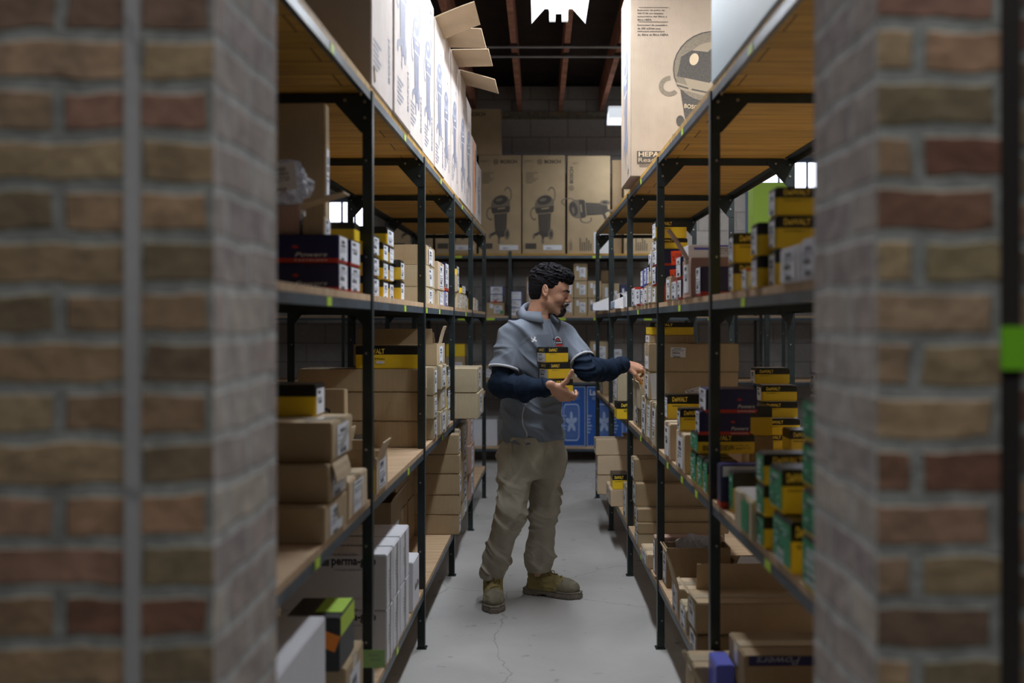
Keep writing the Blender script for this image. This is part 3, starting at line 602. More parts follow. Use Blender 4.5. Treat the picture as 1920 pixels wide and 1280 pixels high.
# --- eye-level shelf
g = 'navy boxes on the eye-level left shelf'
for (xa,xb,nm) in ((634,652,'nearer the brick wall'),(656.5,675,'beside the nearest post')):
    ST(-1,.03,xa,xb,ZU,[1.584,1.661],.34,'powers','navy red-striped box','the pair %s' % nm,g)
tall = B(-1,.10,610,623,1.6615,2.06,.19,'kraft','tall narrow cardboard box behind the plastic bag',L=.055)
lowk = B(-1,.0733,607,630,1.6615,1.715,.06,'kraft','small low cardboard box lying on the navy boxes',tape=False,L=.09)
bagbox = B(-1,.143,560,598,1.6615,1.745,.20,'kraftp','plastic-wrapped box on top of the navy boxes',L=.085); flap(bagbox,'A',.13,.08,18,'kraft',label='tilted brown flap')
dwb = B(-1,.03,664,676,1.6615,1.72,.30,'dewalt','black and yellow box lying on the navy boxes',lab=False,L=.088)
def crumple(name, c, r, mt, seed, label, cat, parent=None, amp=.35, flat=.0, sub=4):
    from mathutils import noise
    bm = bmesh.new(); bmesh.ops.create_icosphere(bm, subdivisions=sub, radius=1)
    for v in bm.verts:
        q = v.co*1.3+Vector((seed,0,0)); cell = noise.voronoi(q*1.6)[0]; n = min(1,cell[0])*.9+abs(noise.noise(q*2.2))*.7
        k = 1-amp*n*1.25; v.co *= k
        v.co = Vector((math.copysign(abs(v.co.x)**.75,v.co.x)*r[0], math.copysign(abs(v.co.y)**.75,v.co.y)*r[1], max(v.co.z,-.7)*r[2]))
    zmin = min(v.co.z for v in bm.verts)
    for v in bm.verts: v.co.z -= zmin
    o = mesh_obj(name, bm, [mt], parent, c, smooth=False)
    if label: tag(o, label, cat)
    return o
bag = crumple('plastic_bag',(-.725,2.785,1.747),(.105,.066,.085),'plastic_film',3,'clear crumpled plastic bag with a printed label, on the box under the nearest shelf','plastic bag')
bag['_d'] = (.26,.10,.15,-1); place('printed_label', LABELS[2], bag, 'F', .03, -.01, .075, .075, .12, lift=.045)
# yellow label-ended boxes, second bay
g = 'yellow boxes with white end labels, eye-level left shelf'
dw = 'yellow and black box'
ST(-1,.03,698,711,ZU,[1.573,1.641,1.711],.2,'dewalt',dw,'first column past the nearest post',g)
ST(-1,.05,717.5,728,ZU,[1.573,1.641,1.708],.2,'dewalt',dw,'second column past the nearest post',g)
ST(-1,.05,729.5,738.5,ZU,[1.572,1.640,1.706],.2,'dewalt',dw,'third column past the nearest post',g)
B(-1,.06,725,738.5,1.7085,1.778,.26,'dewalt','highest yellow and black box, lying across two columns',g)
ST(-1,.025,750.5,758,ZU,[1.582,1.659],.2,'dewalt',dw,'short column before the ribbed cardboard stack',g)
crumple('plastic_bag',(-.545,3.28,1.615),(.02,.10,.05),'plastic_film',9,'cloudy plastic film hanging over the yellow boxes past the nearest post','plastic bag') if False else None
ST(-1,.03,799,815,ZU,[1.585,1.688,1.784],.42,['kraftg','kraftg','kraft'],'ribbed cardboard box','the stack straddling the second post','ribbed cardboard boxes on the left rack')
ST(-1,.03,821,833.5,ZU,[1.586,1.732],.2,['kraftg','kraftl'],'pale cardboard box','the column beyond the ribbed stack')
b1 = B(-1,.03,834.5,840,ZU,1.59,.2,'blue','small deep-blue box with white label'); B(-1,.03,834.5,841,1.591,1.745,.12,'powers','navy box standing on end')
B(-1,.03,841,846,ZU,1.60,.2,'kraftg','narrow labelled cardboard box beside the third post')
ST(-1,.02,857,861,ZU,[1.60,1.705],.18,['kraftg','kraftg'],'small cardboard box','the column past the third post',soft=.004); B(-1,.03,856,860.5,1.706,1.768,.18,'dewalt','yellow box on the column past the third post')
for xa,xb,t,n in ((862,866,1.60,'first'),(867,871,1.602,'second'),(872,876,1.598,'third')): B(-1,.02,xa,xb,ZU,t,.16,'kraftg','%s small worn box past the third post' % n, 'small worn boxes on the far left shelf')
B(-1,.02,866,873,1.603,1.66,.16,'dewalt','yellow box lying on the small worn boxes')
for xa,xb,t,n in ((890,893,1.60,'first'),(893.5,896.5,1.59,'second')): B(-1,.02,xa,xb,ZU,t,.18,'kraftg','%s small worn box near the last post' % n, 'small worn boxes on the far left shelf')
B(-1,.02,884,888,ZU,1.64,.16,'dewalt','yellow box beside the fourth post',L=.10)

# --- waist-high shelf
k = ST(-1,0,608,650,ZM,[.962],.34,'kraft','wide torn-ended cardboard box','bottom of the nearest pile',tape=False)[0]
k2 = B(-1,.0,616,652,.9625,1.06,.34,'kraft','cardboard box with a lifted torn end, middle of the nearest pile'); 
k3 = B(-1,0,622,661,1.0605,1.163,.34,'kraft','cardboard box with crumpled tape, top of the nearest pile')
note(k3,'A',.02,.0,.09,.03,'tape_clear',.5,'torn_tape'); note(k3,'T',.12,-.05,.10,.03,'tape_clear',.9,'torn_tape')
flap(k2,'A',.05,.18,-70,'kraft_light'); 
B(-1,.08,591,609,1.1635,1.251,.22,'dewalt','blurred yellow and black box on top of the nearest pile')
B(-1,0,653,689,ZM,.98,.20,'kraftl','small pale cardboard box with a label against the nearest post')
sbox = B(-1,.25,645,652,ZM,1.16,.16,'kraft','cardboard box with a scrawled S behind the pile',lab=False); place('scrawl', text_mesh('S','ink'), sbox,'F',0,.03,.05,.09,-.15)
B(-1,.12,684,697,ZM,1.0,.18,'dewalt','yellow and black box behind the nearest post')
ob = B(-1,0,706,727,.8705,.985,.13,'kraftl','open cardboard box with torn flaps at the shelf edge',open_=True); flap(ob,'F',.07,.12,70,'kraft_light'); flap(ob,'A',.05,.15,75,'kraft_light'); flap(ob,'R',.09,.17,110,'kraft')
B(-1,.005,697.5,702.5,.8705,.955,.10,'yellow','yellow box squeezed beside the open torn box',lab=False,txt=False)
wide = []
for z0,z1,t in ((ZM,.987,'bottom'),(.9875,1.114,'middle'),(1.1145,1.215,'top')):
    Xn = X0(-1,4.3)-.02; o = put_box('kraft', Xn-.27, 4.472, z0, .54, .20, z1-z0-.001, -1, 'wide plain cardboard box, %s of the wide trio behind the second post' % t, yaw=YAW[-1], group='wide plain boxes on the waist-high left shelf', lab=False)
dbig = put_box('dewalt', X0(-1,4.3)-.02-.15, 4.472, 1.2155, .28, .17, .10, -1, 'wide yellow and black box lying on the wide cardboard trio', yaw=YAW[-1], lab=False, txt=False)
place('brand_lettering', text_mesh('DeWALT','yellow_print',.03), dbig,'F',-.055,.027,.088,.023); place('small_lettering', text_mesh('Fasteners & Powers','black_print',.01), dbig,'F',-.055,-.006,.09,.008); note(dbig,'F',-.03,-.022,.036,.012,'paper')
bc = B(-1,.0,819,834,1.2125,1.315,.40,'kraft','open cardboard carton with upright flaps above the wide trio',open_=True); flap(bc,'F',.075,.36,93,'kraft_dark'); flap(bc,'A',.09,.12,80,'kraft_light',slide=-.02); flap(bc,'B',.06,.3,120,'kraft')
ST(-1,0,813.5,820,ZM,[.97,1.08,1.2115],.26,'kraftg','crushed-corner box','the column between the second and third posts')
ST(-1,-.01,826,838,ZM,[.986,1.094,1.2105],.24,'kraftg','labelled box','the column nearer the third post',soft=.006)
ST(-1,0,839,844,ZM,[.955,1.075,1.185],.2,['kraftg','dewalt','dewalt'],['small cardboard box','yellow and black box','yellow and black box'],'the column hidden by the third post')
def prot(side, X, xa_D, D1, z0, z1, dep, style, desc, grp=None, **kw):
    if (X-X0(side,xa_D))*side < .043 and z0 < 2.1:
        for p_ in PD:
            if xa_D < p_+.042 and D1 > p_-.012:
                if (xa_D+D1)/2 > p_+.016: xa_D = p_+.044
                else: D1 = p_-.014
    yaw = YAW[side]+kw.pop('dyaw',0); c,s = math.cos(yaw), math.sin(yaw); l = D1-xa_D; dx,dy = side*dep/2, l/2
    return put_box(style, X+dx*c-dy*s, xa_D+dx*s+dy*c, z0, dep, l, z1-z0-.0008, side, desc, yaw=yaw, group=grp, **kw)
prot(-1,-.352,5.66,6.1,.8705,1.0185,.36,'kraftg','lower of two cardboard boxes jutting out over the aisle behind the man',tape=False,soft=.001); prot(-1,-.358,5.66,6.08,1.0205,1.158,.36,'kraftg','upper of two cardboard boxes jutting out over the aisle behind the man')
ST(-1,.02,874,880,ZM,[.98,1.09],.3,'kraftg','cardboard box','the short stack between the third and fourth posts')
ST(-1,.04,889,895,ZM,[.98,1.07],.3,'kraftg','cardboard box','the short stack near the last post')

# --- bottom shelf
wb = B(-1,-.0,511,611,.2605,.69,.42,'white','large blurred white carton, closest to the camera',lab=False); 
kb = B(-1,.0,647,681,.2605,.478,.22,'kraft','cardboard box standing behind the large white carton'); place('printed_lines', LINES['kraft_ink_mid'], kb,'A',.0,.02,.12,.12)
bb = B(-1,.01,636,664.5,.4785,.625,.15,'dark','black box with a lime label and an orange note')
note(bb,'A',.0,.045,.18,.052,'lime','' if False else 0,'lime_label','lime green label'); note(bb,'T',.035,.02,.075,.14,'lime_card',0,'lime_label'); note(bb,'F',.045,.012,.055,.045,'orange_paper',-.35,'orange_note','orange paper note')
bm = bmesh.new(); ring(bm,0,0,.5,.5,.12,0,360,0,0); q = bpy.data.meshes.new('logo'); bm.to_mesh(q); bm.free(); q.materials.append(M['neon_red'])
place('brand_lettering', text_mesh('E3','neon_red',.02), bb,'F',-.028,.02,.036,.028)
g = 'white cartons printed with a small flag'
cols = [(725,737,'nearest'),(737.3,750,'second'),(750.3,767,'third')]
for ci,(xa,xb,nm) in enumerate(cols):
    for ti,(z0,z1) in enumerate(((.2605,.446),(.4465,.635))):
        o = B(-1,[.0,.0,.0][ci],xa,xb,z0,z1,.36,'white','%s white flag-printed carton of the %s column past the nearest post' % (['lower','upper'][ti],nm),g,auto=False,lab=False)
        place('seam_tape', LABELS[0] if False else text_mesh('l','ink_grey'), o,'A',-.0,.0,.0006,.17); note(o,'A',.012,0,.022,.183,'tape_clear',0,'packing_tape')
        place('printed_lines', LINES['kraft_ink_mid'], o,'A',-.022,.0,.016,.07)
        place('brand_lettering', text_mesh('perma-grip','ink',.03), o,'F',.068,.068,.151,.038); place('small_lettering', text_mesh('THE DECKING SCREW','ink'), o,'F',.038,.094,.088,.009); place('small_lettering', text_mesh('www.permagrip.com','ink'), o,'F',.048,.042,.09,.008)
        bm = bmesh.new(); poly(bm,[(-.5,-.5),(.5,-.5),(.5,.5),(-.5,.5)],0,0)
        for sy in (.36,.12,-.12,-.36): poly(bm,[(-.05 if sy>0 else -.5,sy-.05),(.5,sy-.05),(.5,sy+.05),(-.05 if sy>0 else -.5,sy+.05)],.0003,1)
        q = bpy.data.meshes.new('flag_print'); bm.to_mesh(q); bm.free(); q.materials.append(M['ink']); q.materials.append(M['ink_grey']); place('flag_print', q, o,'F',-.029,.066,.028,.022)
        place('printed_lines', LINES['kraft_ink_mid'], o,'F',.10,-.055,.10,.003)
o = B(-1,.0,774,786,.2605,.461,.36,'white','single low white carton against the second post',g,lab=False); place('printed_lines', LINES['ink_grey'] if 'ink_grey' in LINES else LINES['kraft_ink'], o,'A',.02,-.01,.03,.12,rot=math.pi/2)
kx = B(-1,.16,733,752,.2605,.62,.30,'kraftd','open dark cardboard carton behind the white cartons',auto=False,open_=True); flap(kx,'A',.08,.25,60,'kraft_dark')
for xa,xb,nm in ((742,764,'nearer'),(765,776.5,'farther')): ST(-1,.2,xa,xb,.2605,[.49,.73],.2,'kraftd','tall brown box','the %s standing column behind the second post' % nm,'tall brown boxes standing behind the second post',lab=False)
for i,(z0,z1,t) in enumerate(((.2605,.369,'bottom'),(.3695,.477,'second-lowest'),(.4775,.593,'middle'),(.5935,.698,'fourth-lowest'),(.6985,.805,'top'))):
    prot(-1,-.442+random.uniform(-.004,.004),5.44,5.70,z0,z1,.46,'kraft','wide cardboard box, %s of the tall stack beside the third post' % t,'wide boxes on the bottom left shelf',lab=i%2==0)
g = 'small worn boxes stacked low behind the third post'
for xa,xb,nm in ((855.5,864.3,'nearer'),(866.7,877,'farther')): ST(-1,-.02,xa,xb,.2605,[.375,.49,.605,.72,.815],.28,['kraftg','kraft']*2+['kraftg'],'worn cardboard box','the %s column past the third post' % nm,g,soft=.007)
note([x for x in bpy.data.objects if x.name.startswith('cardboard_box')][-8],'A',0,0,.05,.06,'green_paper',.1,'green_note')
ST(-1,-.01,881,890,.2605,[.44,.62,.80],.28,'kraftp','reddish cardboard box','the column past the fourth post')
# paper note stuck on the nearest post
p = W(701,1235,3.09); bm = bmesh.new(); add_box(bm,(-.034,-.0006,-.028),(.034,.0006,.028)); o = mesh_obj('paper_note', bm, ['green_paper'], loc=(p.x,3.0925,p.z)); tag(o,'pale green paper note stuck low on the nearest left post','note'); o['_d']=(.068,.0012,.0,-1)
tm = inst('handwriting', text_mesh('Items',  'ink_grey'), o); tm.matrix_local = Matrix(((.03,0,0,0),(0,0,-1,-.0009),(0,.010,0,.012),(0,0,0,1)))
tm = inst('handwriting', text_mesh('moved', 'ink_grey'), o); tm.matrix_local = Matrix(((.03,0,0,.005),(0,0,-1,-.0009),(0,.010,0,-.002),(0,0,0,1)))

# ================================================================== RIGHT RACK
bosch = prot(1,.458,5.02,5.50,ZT,ZT+1.0,.50,'vacb','very tall vacuum carton with HEPA print, overhanging the aisle on the topmost right shelf',lab=False,tape=False)
hx = .50; 
for i,t in enumerate(['Dust extractor','with Auto Filter Clean','and HEPA Filter']): place('printed_text', text_mesh(t,'kraft_ink',.02), bosch,'F',-.25+.035+[.05,.075,.056][i],.485-.5+.5-.0+.0-.0-(i*.0155)-.0+(-.0), [.10,.15,.112][i],.0105)
def para(lines, y0):
    for i,t in enumerate(lines): place('printed_text', text_mesh(t,'kraft_ink',.02), bosch,'F',-.215+.0031*len(t)*1.05,y0-i*.0158,.0062*len(t)*1.05,.0105)
def zf(py): return (H-(py-CY)/F*5.02)-ZT-.5
para(['Extractor de polvo de','300 PCM con limpieza','automática del filtro y','filtro HEPA'], zf(19.5)); para(['Extracteur de poussière','de 300 m3/min avec','nettoyage automatique','du filtre et filtre HEPA'], zf(47.5))
for py in (14,41): note(bosch,'F',-.135,zf(py),.15,.002,'kraft_ink',0,'printed_rule')
place('vacuum_picture', VACC, bosch,'F',.083,zf(158),.41,.41)
place('brand_lettering', text_mesh('BOSCH','kraft_light',.02), bosch,'F',.063,zf(200),.085,.022,-.12,lift=.003)
note(bosch,'F',-.155,zf(295),.125,.064,'kraft_ink',0,'print_block'); place('block_lettering', text_mesh('HEPA','kraft_light',.03), bosch,'F',-.158,zf(289),.105,.025,lift=.004); place('block_lettering', text_mesh('Ready','kraft_light',.0), bosch,'F',-.158,zf(301),.105,.028,lift=.004)
place('printed_lines', LINES['kraft_ink'], bosch,'F',-.165,zf(311),.08,.014)
place('vacuum_picture', VACB, bosch,'A',.0,-.05,.22,.5)
fl = bpy.data.objects.new('x',None) if False else None
note(bosch,'A',.12,-.44,.05,.05,'tape_clear',.6,'torn_tape')
pal = B(1,.0,1476,1331,ZT,3.2,.50,'pale','big pale blue-white carton at the shelf edge, its side washed bright by the lamp',lab=False); note(pal,'A',-.45,.18,.012,.10,'fan_blue',0,'blue_tape')
# --- eye-level shelf
g = 'yellow and black boxes on the eye-level right shelf'
ST(1,.0,1455,1441,ZU,[1.596],.09,'white',['white carton with a big label'],'at the shelf edge by the brick pier',lab=False,grp=g) if False else None
wl = B(1,.0,1500,1462,ZU,1.585,.08,'white','blurred white box, nearer one by the brick pier',lab=False); wl2 = B(1,.0,1535,1502,ZU,1.592,.1,'white','blurred white box partly hidden by the brick pier',lab=False)
for q in (wl,wl2): place('end_label', LABELS[3], q,'A',0,0,.10,.06); place('side_label', LABELS[1], q,'F',0,0,.06,.055)
ST(1,.02,1455,1441,1.5955,[1.674,1.743],.16,'dewalt','big yellow and black box','the high pair by the brick pier',g)
B(1,.02,1455,1441,ZU,1.595,.16,'dewalt','yellow box under the high pair by the brick pier',g,txt=False)
ST(1,.0,1421,1408.5,ZU,[1.585,1.667],.12,'dewalt',dw,'the column second from the brick pier',g,txt=False); ST(1,.0,1376,1366.5,ZU,[1.584,1.668],.14,'dewalt',dw,'the column just nearer than the first post',g)
B(1,.0,1400,1391,ZU,1.56,.06,'whitered','tiny white and red box between yellow columns')
B(1,.0,1314,1305,ZU,1.604,.20,'powers','navy box with a red stripe behind the first post')
ok = B(1,.0,1296,1279.5,ZU,1.645,.22,'kraftp','brownish open carton with one flap standing up',lab=False); place('shipping_label', LABELS[4], ok,'A',0,0,.10,.10); flap(ok,'A',.125,.07,62,'kraft_pink',label='brown flap pointing up and out')
wt = B(1,.012,1291,1280,1.6455,1.70,.23,'white','white and blue printed box lying on the brownish carton',lab=False,dyaw=.02); place('side_label', LABELS[2], wt,'F',.02,-.0,.09,.045); note(wt,'F',-.06,.012,.07,.008,'blue_box'); note(wt,'F',.03,.022,.12,.006,'blue_box')
g2 = 'small label-ended boxes between the first and second right posts'
B(1,.0,1258,1248.5,ZU,1.603,.12,'kraftg','cream small box ending the short label-ended row',g2); B(1,.0,1269,1259,ZU,1.58,.12,'whitered','white-labelled box in the middle of the short row',g2); B(1,.0,1278,1270,ZU,1.579,.12,'powers','navy-edged white-labelled box at the row end by the brownish carton',g2); B(1,.0,1277,1268,1.5805,1.665,.12,'powers','navy-edged box lying on the short label-ended row',g2,txt=False)
so = ST(1,.0,1232,1223,ZU,[1.58,1.669,1.743,1.79,1.869],.135,['kraftg','powers','powers','dewalt','dewalt'],['labelled cardboard box','orange-stickered navy box','orange-stickered navy box','yellow and black box','yellow and black box'],'the tallest pile behind the second post')
for q,t in ((so[1],'1'),(so[2],'2')):
    note(q,'F',.025,-.002,.062,.062,'neon_red',.05,'orange_sticker','neon orange sticker'); place('sticker_lettering', text_mesh('CLEAR','ink'), q,'F',.032,.01,.036,.014,.05,lift=.004); place('sticker_lettering', text_mesh(t,'ink'), q,'F',.006,-.006,.008,.02,.05,lift=.004)
note(so[0],'F',-.02,0,.05,.07,'neon_red',0,'orange_sticker')
g3 = 'small label-ended boxes beyond the second right post'
for xa,xb,t,sty,n in ((1222,1215,1.597,'kraftg','cream'),(1214,1207.5,1.595,'kraftg','tan'),(1206.5,1201,1.59,'whitered','red-edged'),(1200.5,1193,1.585,'powers','navy-edged')):
    B(1,.0,xa,xb,ZU,t,.13,sty,'%s small labelled box in the lower row' % n,g3,txt=False)
for xa,xb,t,sty,n,z in ((1212.5,1207.5,1.68,'blue','bright blue labelled box standing on the lower row, second from its far end',1.5955),(1206,1201,1.675,'blue','bright blue labelled box at the far end of the upper row',1.591),(1217.5,1213.5,1.69,'dewalt','yellow and black box standing in the upper row',1.5975),(1222,1218.5,1.75,'kraftg','cream labelled box tallest in the upper row',1.5975)):
    B(1,.0,xa,xb,z,t,.09,sty,n,g3,txt=False)
B(1,.02,1222,1216,1.691,1.748,.04,'whitered','grey tag-like box leaning on top of the upper row',txt=False)
B(1,.0,1191.5,1184,ZU,1.605,.12,'whitered','white box with red trim just before the third post')
B(1,.0,1174,1168,ZU,1.575,.12,'white','plain white box just past the third post',lab=False)
def tray(D0,D1,X,dep,desc):
    bm = bmesh.new(); h0,h1 = .045,.12; t=.003
    def side_(x0,x1):
        add_hex(bm,[(x0,0,0),(x1,0,0),(x1,D1-D0,0),(x0,D1-D0,0),(x0,0,h0),(x1,0,h1 if x1>dep*.5 else h0),(x1,D1-D0,h1 if x1>dep*.5 else h0),(x0,D1-D0,h0)])
    add_box(bm,(0,0,0),(dep,D1-D0,t)); L = D1-D0
    for y in (0,L-t): add_hex(bm,[(0,y,t),(dep,y,t),(dep,y+t,t),(0,y+t,t),(0,y,h0),(dep*.55,y,h1),(dep*.55,y+t,h1),(0,y+t,h0)]); add_hex(bm,[(dep*.55,y,t),(dep,y,t),(dep,y+t,t),(dep*.55,y+t,t),(dep*.55,y,h1),(dep,y,h1),(dep,y+t,h1),(dep*.55,y+t,h1)])
    add_box(bm,(0,t,t),(t,L-t,h0)); add_box(bm,(dep-t,t,t),(dep,L-t,h1)); fixn(bm)
    o = mesh_obj('parts_tray', bm, ['white_card'], loc=(X,D0,ZU+.001)); tag(o,desc,'tray','white open-fronted trays on the eye-level right shelf'); o['_d']=(dep,L,.1,1)
    bm = bmesh.new(); add_box(bm,(-.0012,.02,.006),(-.0002,L-.02,.040)); mesh_obj('front_label', bm, ['fan_light'], o)
tray(6.0,6.35,.452,.32,'white open-fronted tray between the third and fourth posts'); tray(6.95,7.3,.372,.34,'white open-fronted tray jutting farthest into the aisle near the last post')
# lime carton and others beyond the rack
tp = put_box('lime', 1.92, 8.35, 1.86, .30, .22, .72, 1, 'bright lime-green carton with a tool picture, seen through the right rack', lab=False)
note(tp,'F',.09,.12,.04,.05,'white_print'); note(tp,'F',.05,.12,.04,.05,'ink'); place('printed_lines', LINES['black_print'], tp,'F',0,-.02,.2,.05)
# --- waist-high shelf
gg = 'green-ended yellow boxes on the waist-high right shelf'
ST(1,.0,1545,1505,ZM,[.985,1.08,1.174,1.265],.12,'green','green-ended yellow box','the tall column against the brick pier',gg,txt=False)
ST(1,.0,1484,1450,ZM,[.986],.09,'green','tilted-looking green-ended box','resting at the shelf edge',gg); B(1,.0,1467,1443,.9865,1.089,.09,'green','green-ended yellow box on the one at the shelf edge',gg)
ST(1,.0,1433,1418,ZM,[.95,1.025,1.102],.18,'green','green-ended yellow box','the column behind the grey-topped box',gg)
cr = B(1,-.01,1411,1376,ZM,.972,.085,'kraftg','cardboard box with a green label and a light-painted top',lab=False); note(cr,'A',.03,0,.08,.075,'green_print',0,'green_label'); note(cr,'T',0,0,.07,.2,'tape_clear',0,'lit_top_sheet')  # pale sheet on top paints in the light falling there
B(1,.02,1375,1367,ZM,.989,.12,'green','green-ended yellow box beside the light-painted box',gg,txt=False)
pw = B(1,.0,1352,1344,ZM,1.0,.20,'powers','navy box with a lit-painted top and barcode just nearer than the first post',lab=False,txt=False); note(pw,'F',0,.045,.19,.03,'white_print',0,'lit_top_band'); place('barcode', BARC, pw,'F',-.04,.015,.07,.022)  # white strip along the upper front stands in for the lit top
for xa,xb,n in ((1331,1318.5,'nearest'),(1317.5,1307,'middle'),(1305.5,1295,'farthest')): B(1,.0,xa,xb,ZM,.98,.10,'green','%s of three small green-ended boxes' % n,gg,txt=False)
bigd = B(1,.0,1309,1295,.9805,1.046,.19,'green','wide green-ended yellow box under the two navy boxes',gg,txt=False); place('brand_lettering', text_mesh('DeWALT','yellow_print',.03), bigd,'F',-.02,.021,.075,.015); place('printed_lines', LINES['black_print'], bigd,'F',0,-.012,.16,.018)
B(1,.0,1312,1304.5,1.0465,1.125,.17,'powers','lower of two navy boxes with silver lettering'); B(1,.01,1325,1311,1.1255,1.204,.165,'powers','upper of two navy boxes with silver lettering')
B(1,.212,1405,1399,ZM,1.02,.085,'kraft','cardboard box supporting the olive-sided black box',lab=False,L=.12); B(1,.212,1405,1400,1.0205,1.1255,.082,'dewalt','dark yellow and black box beside the navy boxes',txt=False,lab=False,L=.12)
g4 = 'stack of yellow and black boxes at the back of the waist-high right shelf'
for i in range(6):
    z0 = ZM+i*.0616; xx = 1429 if i<5 else 1417
    o = B(1,.33,[1432,1430,1434,1430,1429,1417][i],[1424,1421,1424,1421,1419,1407][i],z0,z0+.0610,.135,'dewalt','yellow and black box, %s of the deep highlight-painted stack' % ORD[6][i],g4,lab=True); note(o,'T',0,0,.12,.07,'white_print',0,'top_highlight')  # white plate on each top paints in the glossy lamp reflection
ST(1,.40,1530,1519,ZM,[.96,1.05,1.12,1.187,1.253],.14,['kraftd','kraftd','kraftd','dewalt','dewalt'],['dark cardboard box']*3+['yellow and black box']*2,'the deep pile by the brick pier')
B(1,.30,1482,1466,ZM,.985,.09,'kraftd','dark low carton behind the green-ended boxes'); B(1,.30,1482,1466,.9855,1.063,.09,'dewalt','yellow and black box on the dark low carton',lab=False)
ob = B(1,.24,1420,1402,ZM,.965,.0+.19,'kraftd','open dark carton with white sheets',open_=True) if False else None
K1 = B(1,.0,1257,1245,ZM,1.016,.16,'kraftl','pale cardboard box standing just past the second post'); K2 = B(1,.0,1284,1267.5,ZM,1.014,.16,'kraftl','pale cardboard box with a dark label, nearer the first post')
B(1,.0,1276,1270,1.0145,1.10,.11,'dewalt','yellow and black box standing on a pale cardboard box'); B(1,.02,1252,1246.5,1.0165,1.118,.16,'dewalt','wide yellow and black box on the pale box past the second post')
g5 = 'upright labelled boxes under the big cardboard tower'
for xa,xb,n in ((1231.5,1222,'nearest'),(1220.5,1212.5,'middle'),(1211.5,1202.5,'farthest')): B(1,.0,xa,xb,ZM,1.06,.22,'kraftg','%s of three upright worn boxes under the cardboard tower' % n,g5,soft=.006)
t1 = B(1,.0,1218,1208,1.0605,1.191,.41,'kraft','lower big cardboard box of the tower beside his hand'); t2 = B(1,.0,1218,1208.5,1.1915,1.322,.415,'kraft','upper big cardboard box of the tower beside his hand')
place('shipping_label', LABELS[3], t2,'F',-.075,.025,.070,.045,-.03); place('shipping_label', LABELS[5], t1,'F',.0,-.03,.075,.04,.3)
note(t1,'F',-.17,.0,.06,.12,'tape_clear',.1,'packing_tape')
t3 = B(1,.01,1219,1210,1.3225,1.36,.21,'kraft','thin cardboard box on the tower'); B(1,.01,1219,1211,1.3605,1.42,.205,'dewalt','yellow and black box at the very top of the tower',lab=False)
B(1,.02,1200.5,1187,ZM,.985,.16,'kraftg','closed cardboard box under the opened one'); oph = B(1,.0,1200,1187,.9855,1.092,.15,'kraftg','opened cardboard box his fingers dip into',open_=True,lab=False)
flap(oph,'A',.03,.30,80,'kraft_grey'); flap(oph,'F',.06,.12,100,'kraft_light'); flap(oph,'B',.06,.13,80,'kraft')
ing = prot(1,.525,5.05,5.24,.9925,1.06,.10,'yellow','yellow box lying inside the opened cardboard box',lab=False)
dd = prot(1,.437,5.64,5.80,.8705,.968,.16,'dewalt','yellow and black box at the shelf edge past the third post',txt=False,lab=False); place('brand_lettering', text_mesh('DeWALT','yellow_print',.03), dd,'F',-.02,.032,.07,.02); place('printed_lines', LINES['black_print'], dd,'F',-.0,-.0,.08,.014)
for X,n in ((.445,'nearer the aisle'),(.505,'deeper')): prot(1,X,5.68,5.9,.969,1.128,.055,'kraftg','upright worn box %s, on the yellow box past the third post' % n,'upright worn boxes past the third right post',soft=.004)
B(1,.02,1154,1149,ZM,1.10,.25,'kraftg','cardboard box behind the fourth post'); B(1,.02,1130,1125,ZM,1.0,.25,'kraft','cardboard box at the far end')
# --- bottom shelf
big = B(1,.0,1306,1289,.366,.474,.48,'kraft','big closed carton with a standing flap, low beside the first post'); big.location.z = .3663
bl = B(1,.0,1308,1291,.3005,.365,.48,'kraftd','flat wide carton under the big closed one'); flap(big,'B',.09,.42,96,'kraft'); flap(big,'A',.05,.22,55,'kraft_light')
lk = prot(1,.455,2.93,3.10,.3005,.405,.155,'kraft','small low cardboard box jutting toward the aisle at the first post',lab=False); 
bx = prot(1,.497,2.80,2.92,.3005,.455,.052,'blue','narrow violet-blue box with a red edge, low by the small jutting box',lab=False); note(bx,'F',.0,-.05,.05,.02,'red_print')
ud = prot(1,.556,2.70,2.91,.3005,.515,.40,'kraftd','carton printed with upside-down lettering, low by the brick pier',lab=False); note(ud,'F',-.02,.094,.34,.026,'navy',0,'navy_band'); place('brand_lettering', text_mesh('Powers','ink_grey',.008,.3), ud,'F',-.11,.095,.12,.022,math.pi,lift=.004); place('brand_lettering', text_mesh('Powers','ink_grey',.008,.3), ud,'F',.05,.095,.12,.022,math.pi,lift=.004)
bm = bmesh.new(); add_hex(bm,[(-.008,0,0),(.008,0,0),(.008,.006,0),(-.008,.006,0),(-.002,0,.30),(.006,0,.30),(.006,.006,.30),(-.002,.006,.30)]); fixn(bm)
o = mesh_obj('cardboard_strip', bm, ['kraft_grey'], loc=(.50,2.55,.306)); o.rotation_euler = (0,math.radians(-26),0); tag(o,'long grey cardboard strip leaning low in front of the violet-blue box','strip')
e1 = B(1,.0,1272,1259,.3005,.416,.27,'kraftl','cardboard carton with a pale top and tall side flap'); flap(e1,'A',.15,.17,78,'kraft')
B(1,.0,1287,1274,.3005,.39,.3,'kraftg','pale cardboard box squeezed before the big closed carton')
e2 = B(1,.02,1250,1236,.3005,.47,.27,'kraftd','open dark carton full of clear plastic wrap',open_=True); c = e2.location; crumple('plastic_wrap',(c.x-.0,c.y,.31),(.12,.05,.14),'plastic_film',21,'clear crumpled plastic wrap inside the open dark carton','plastic wrap')
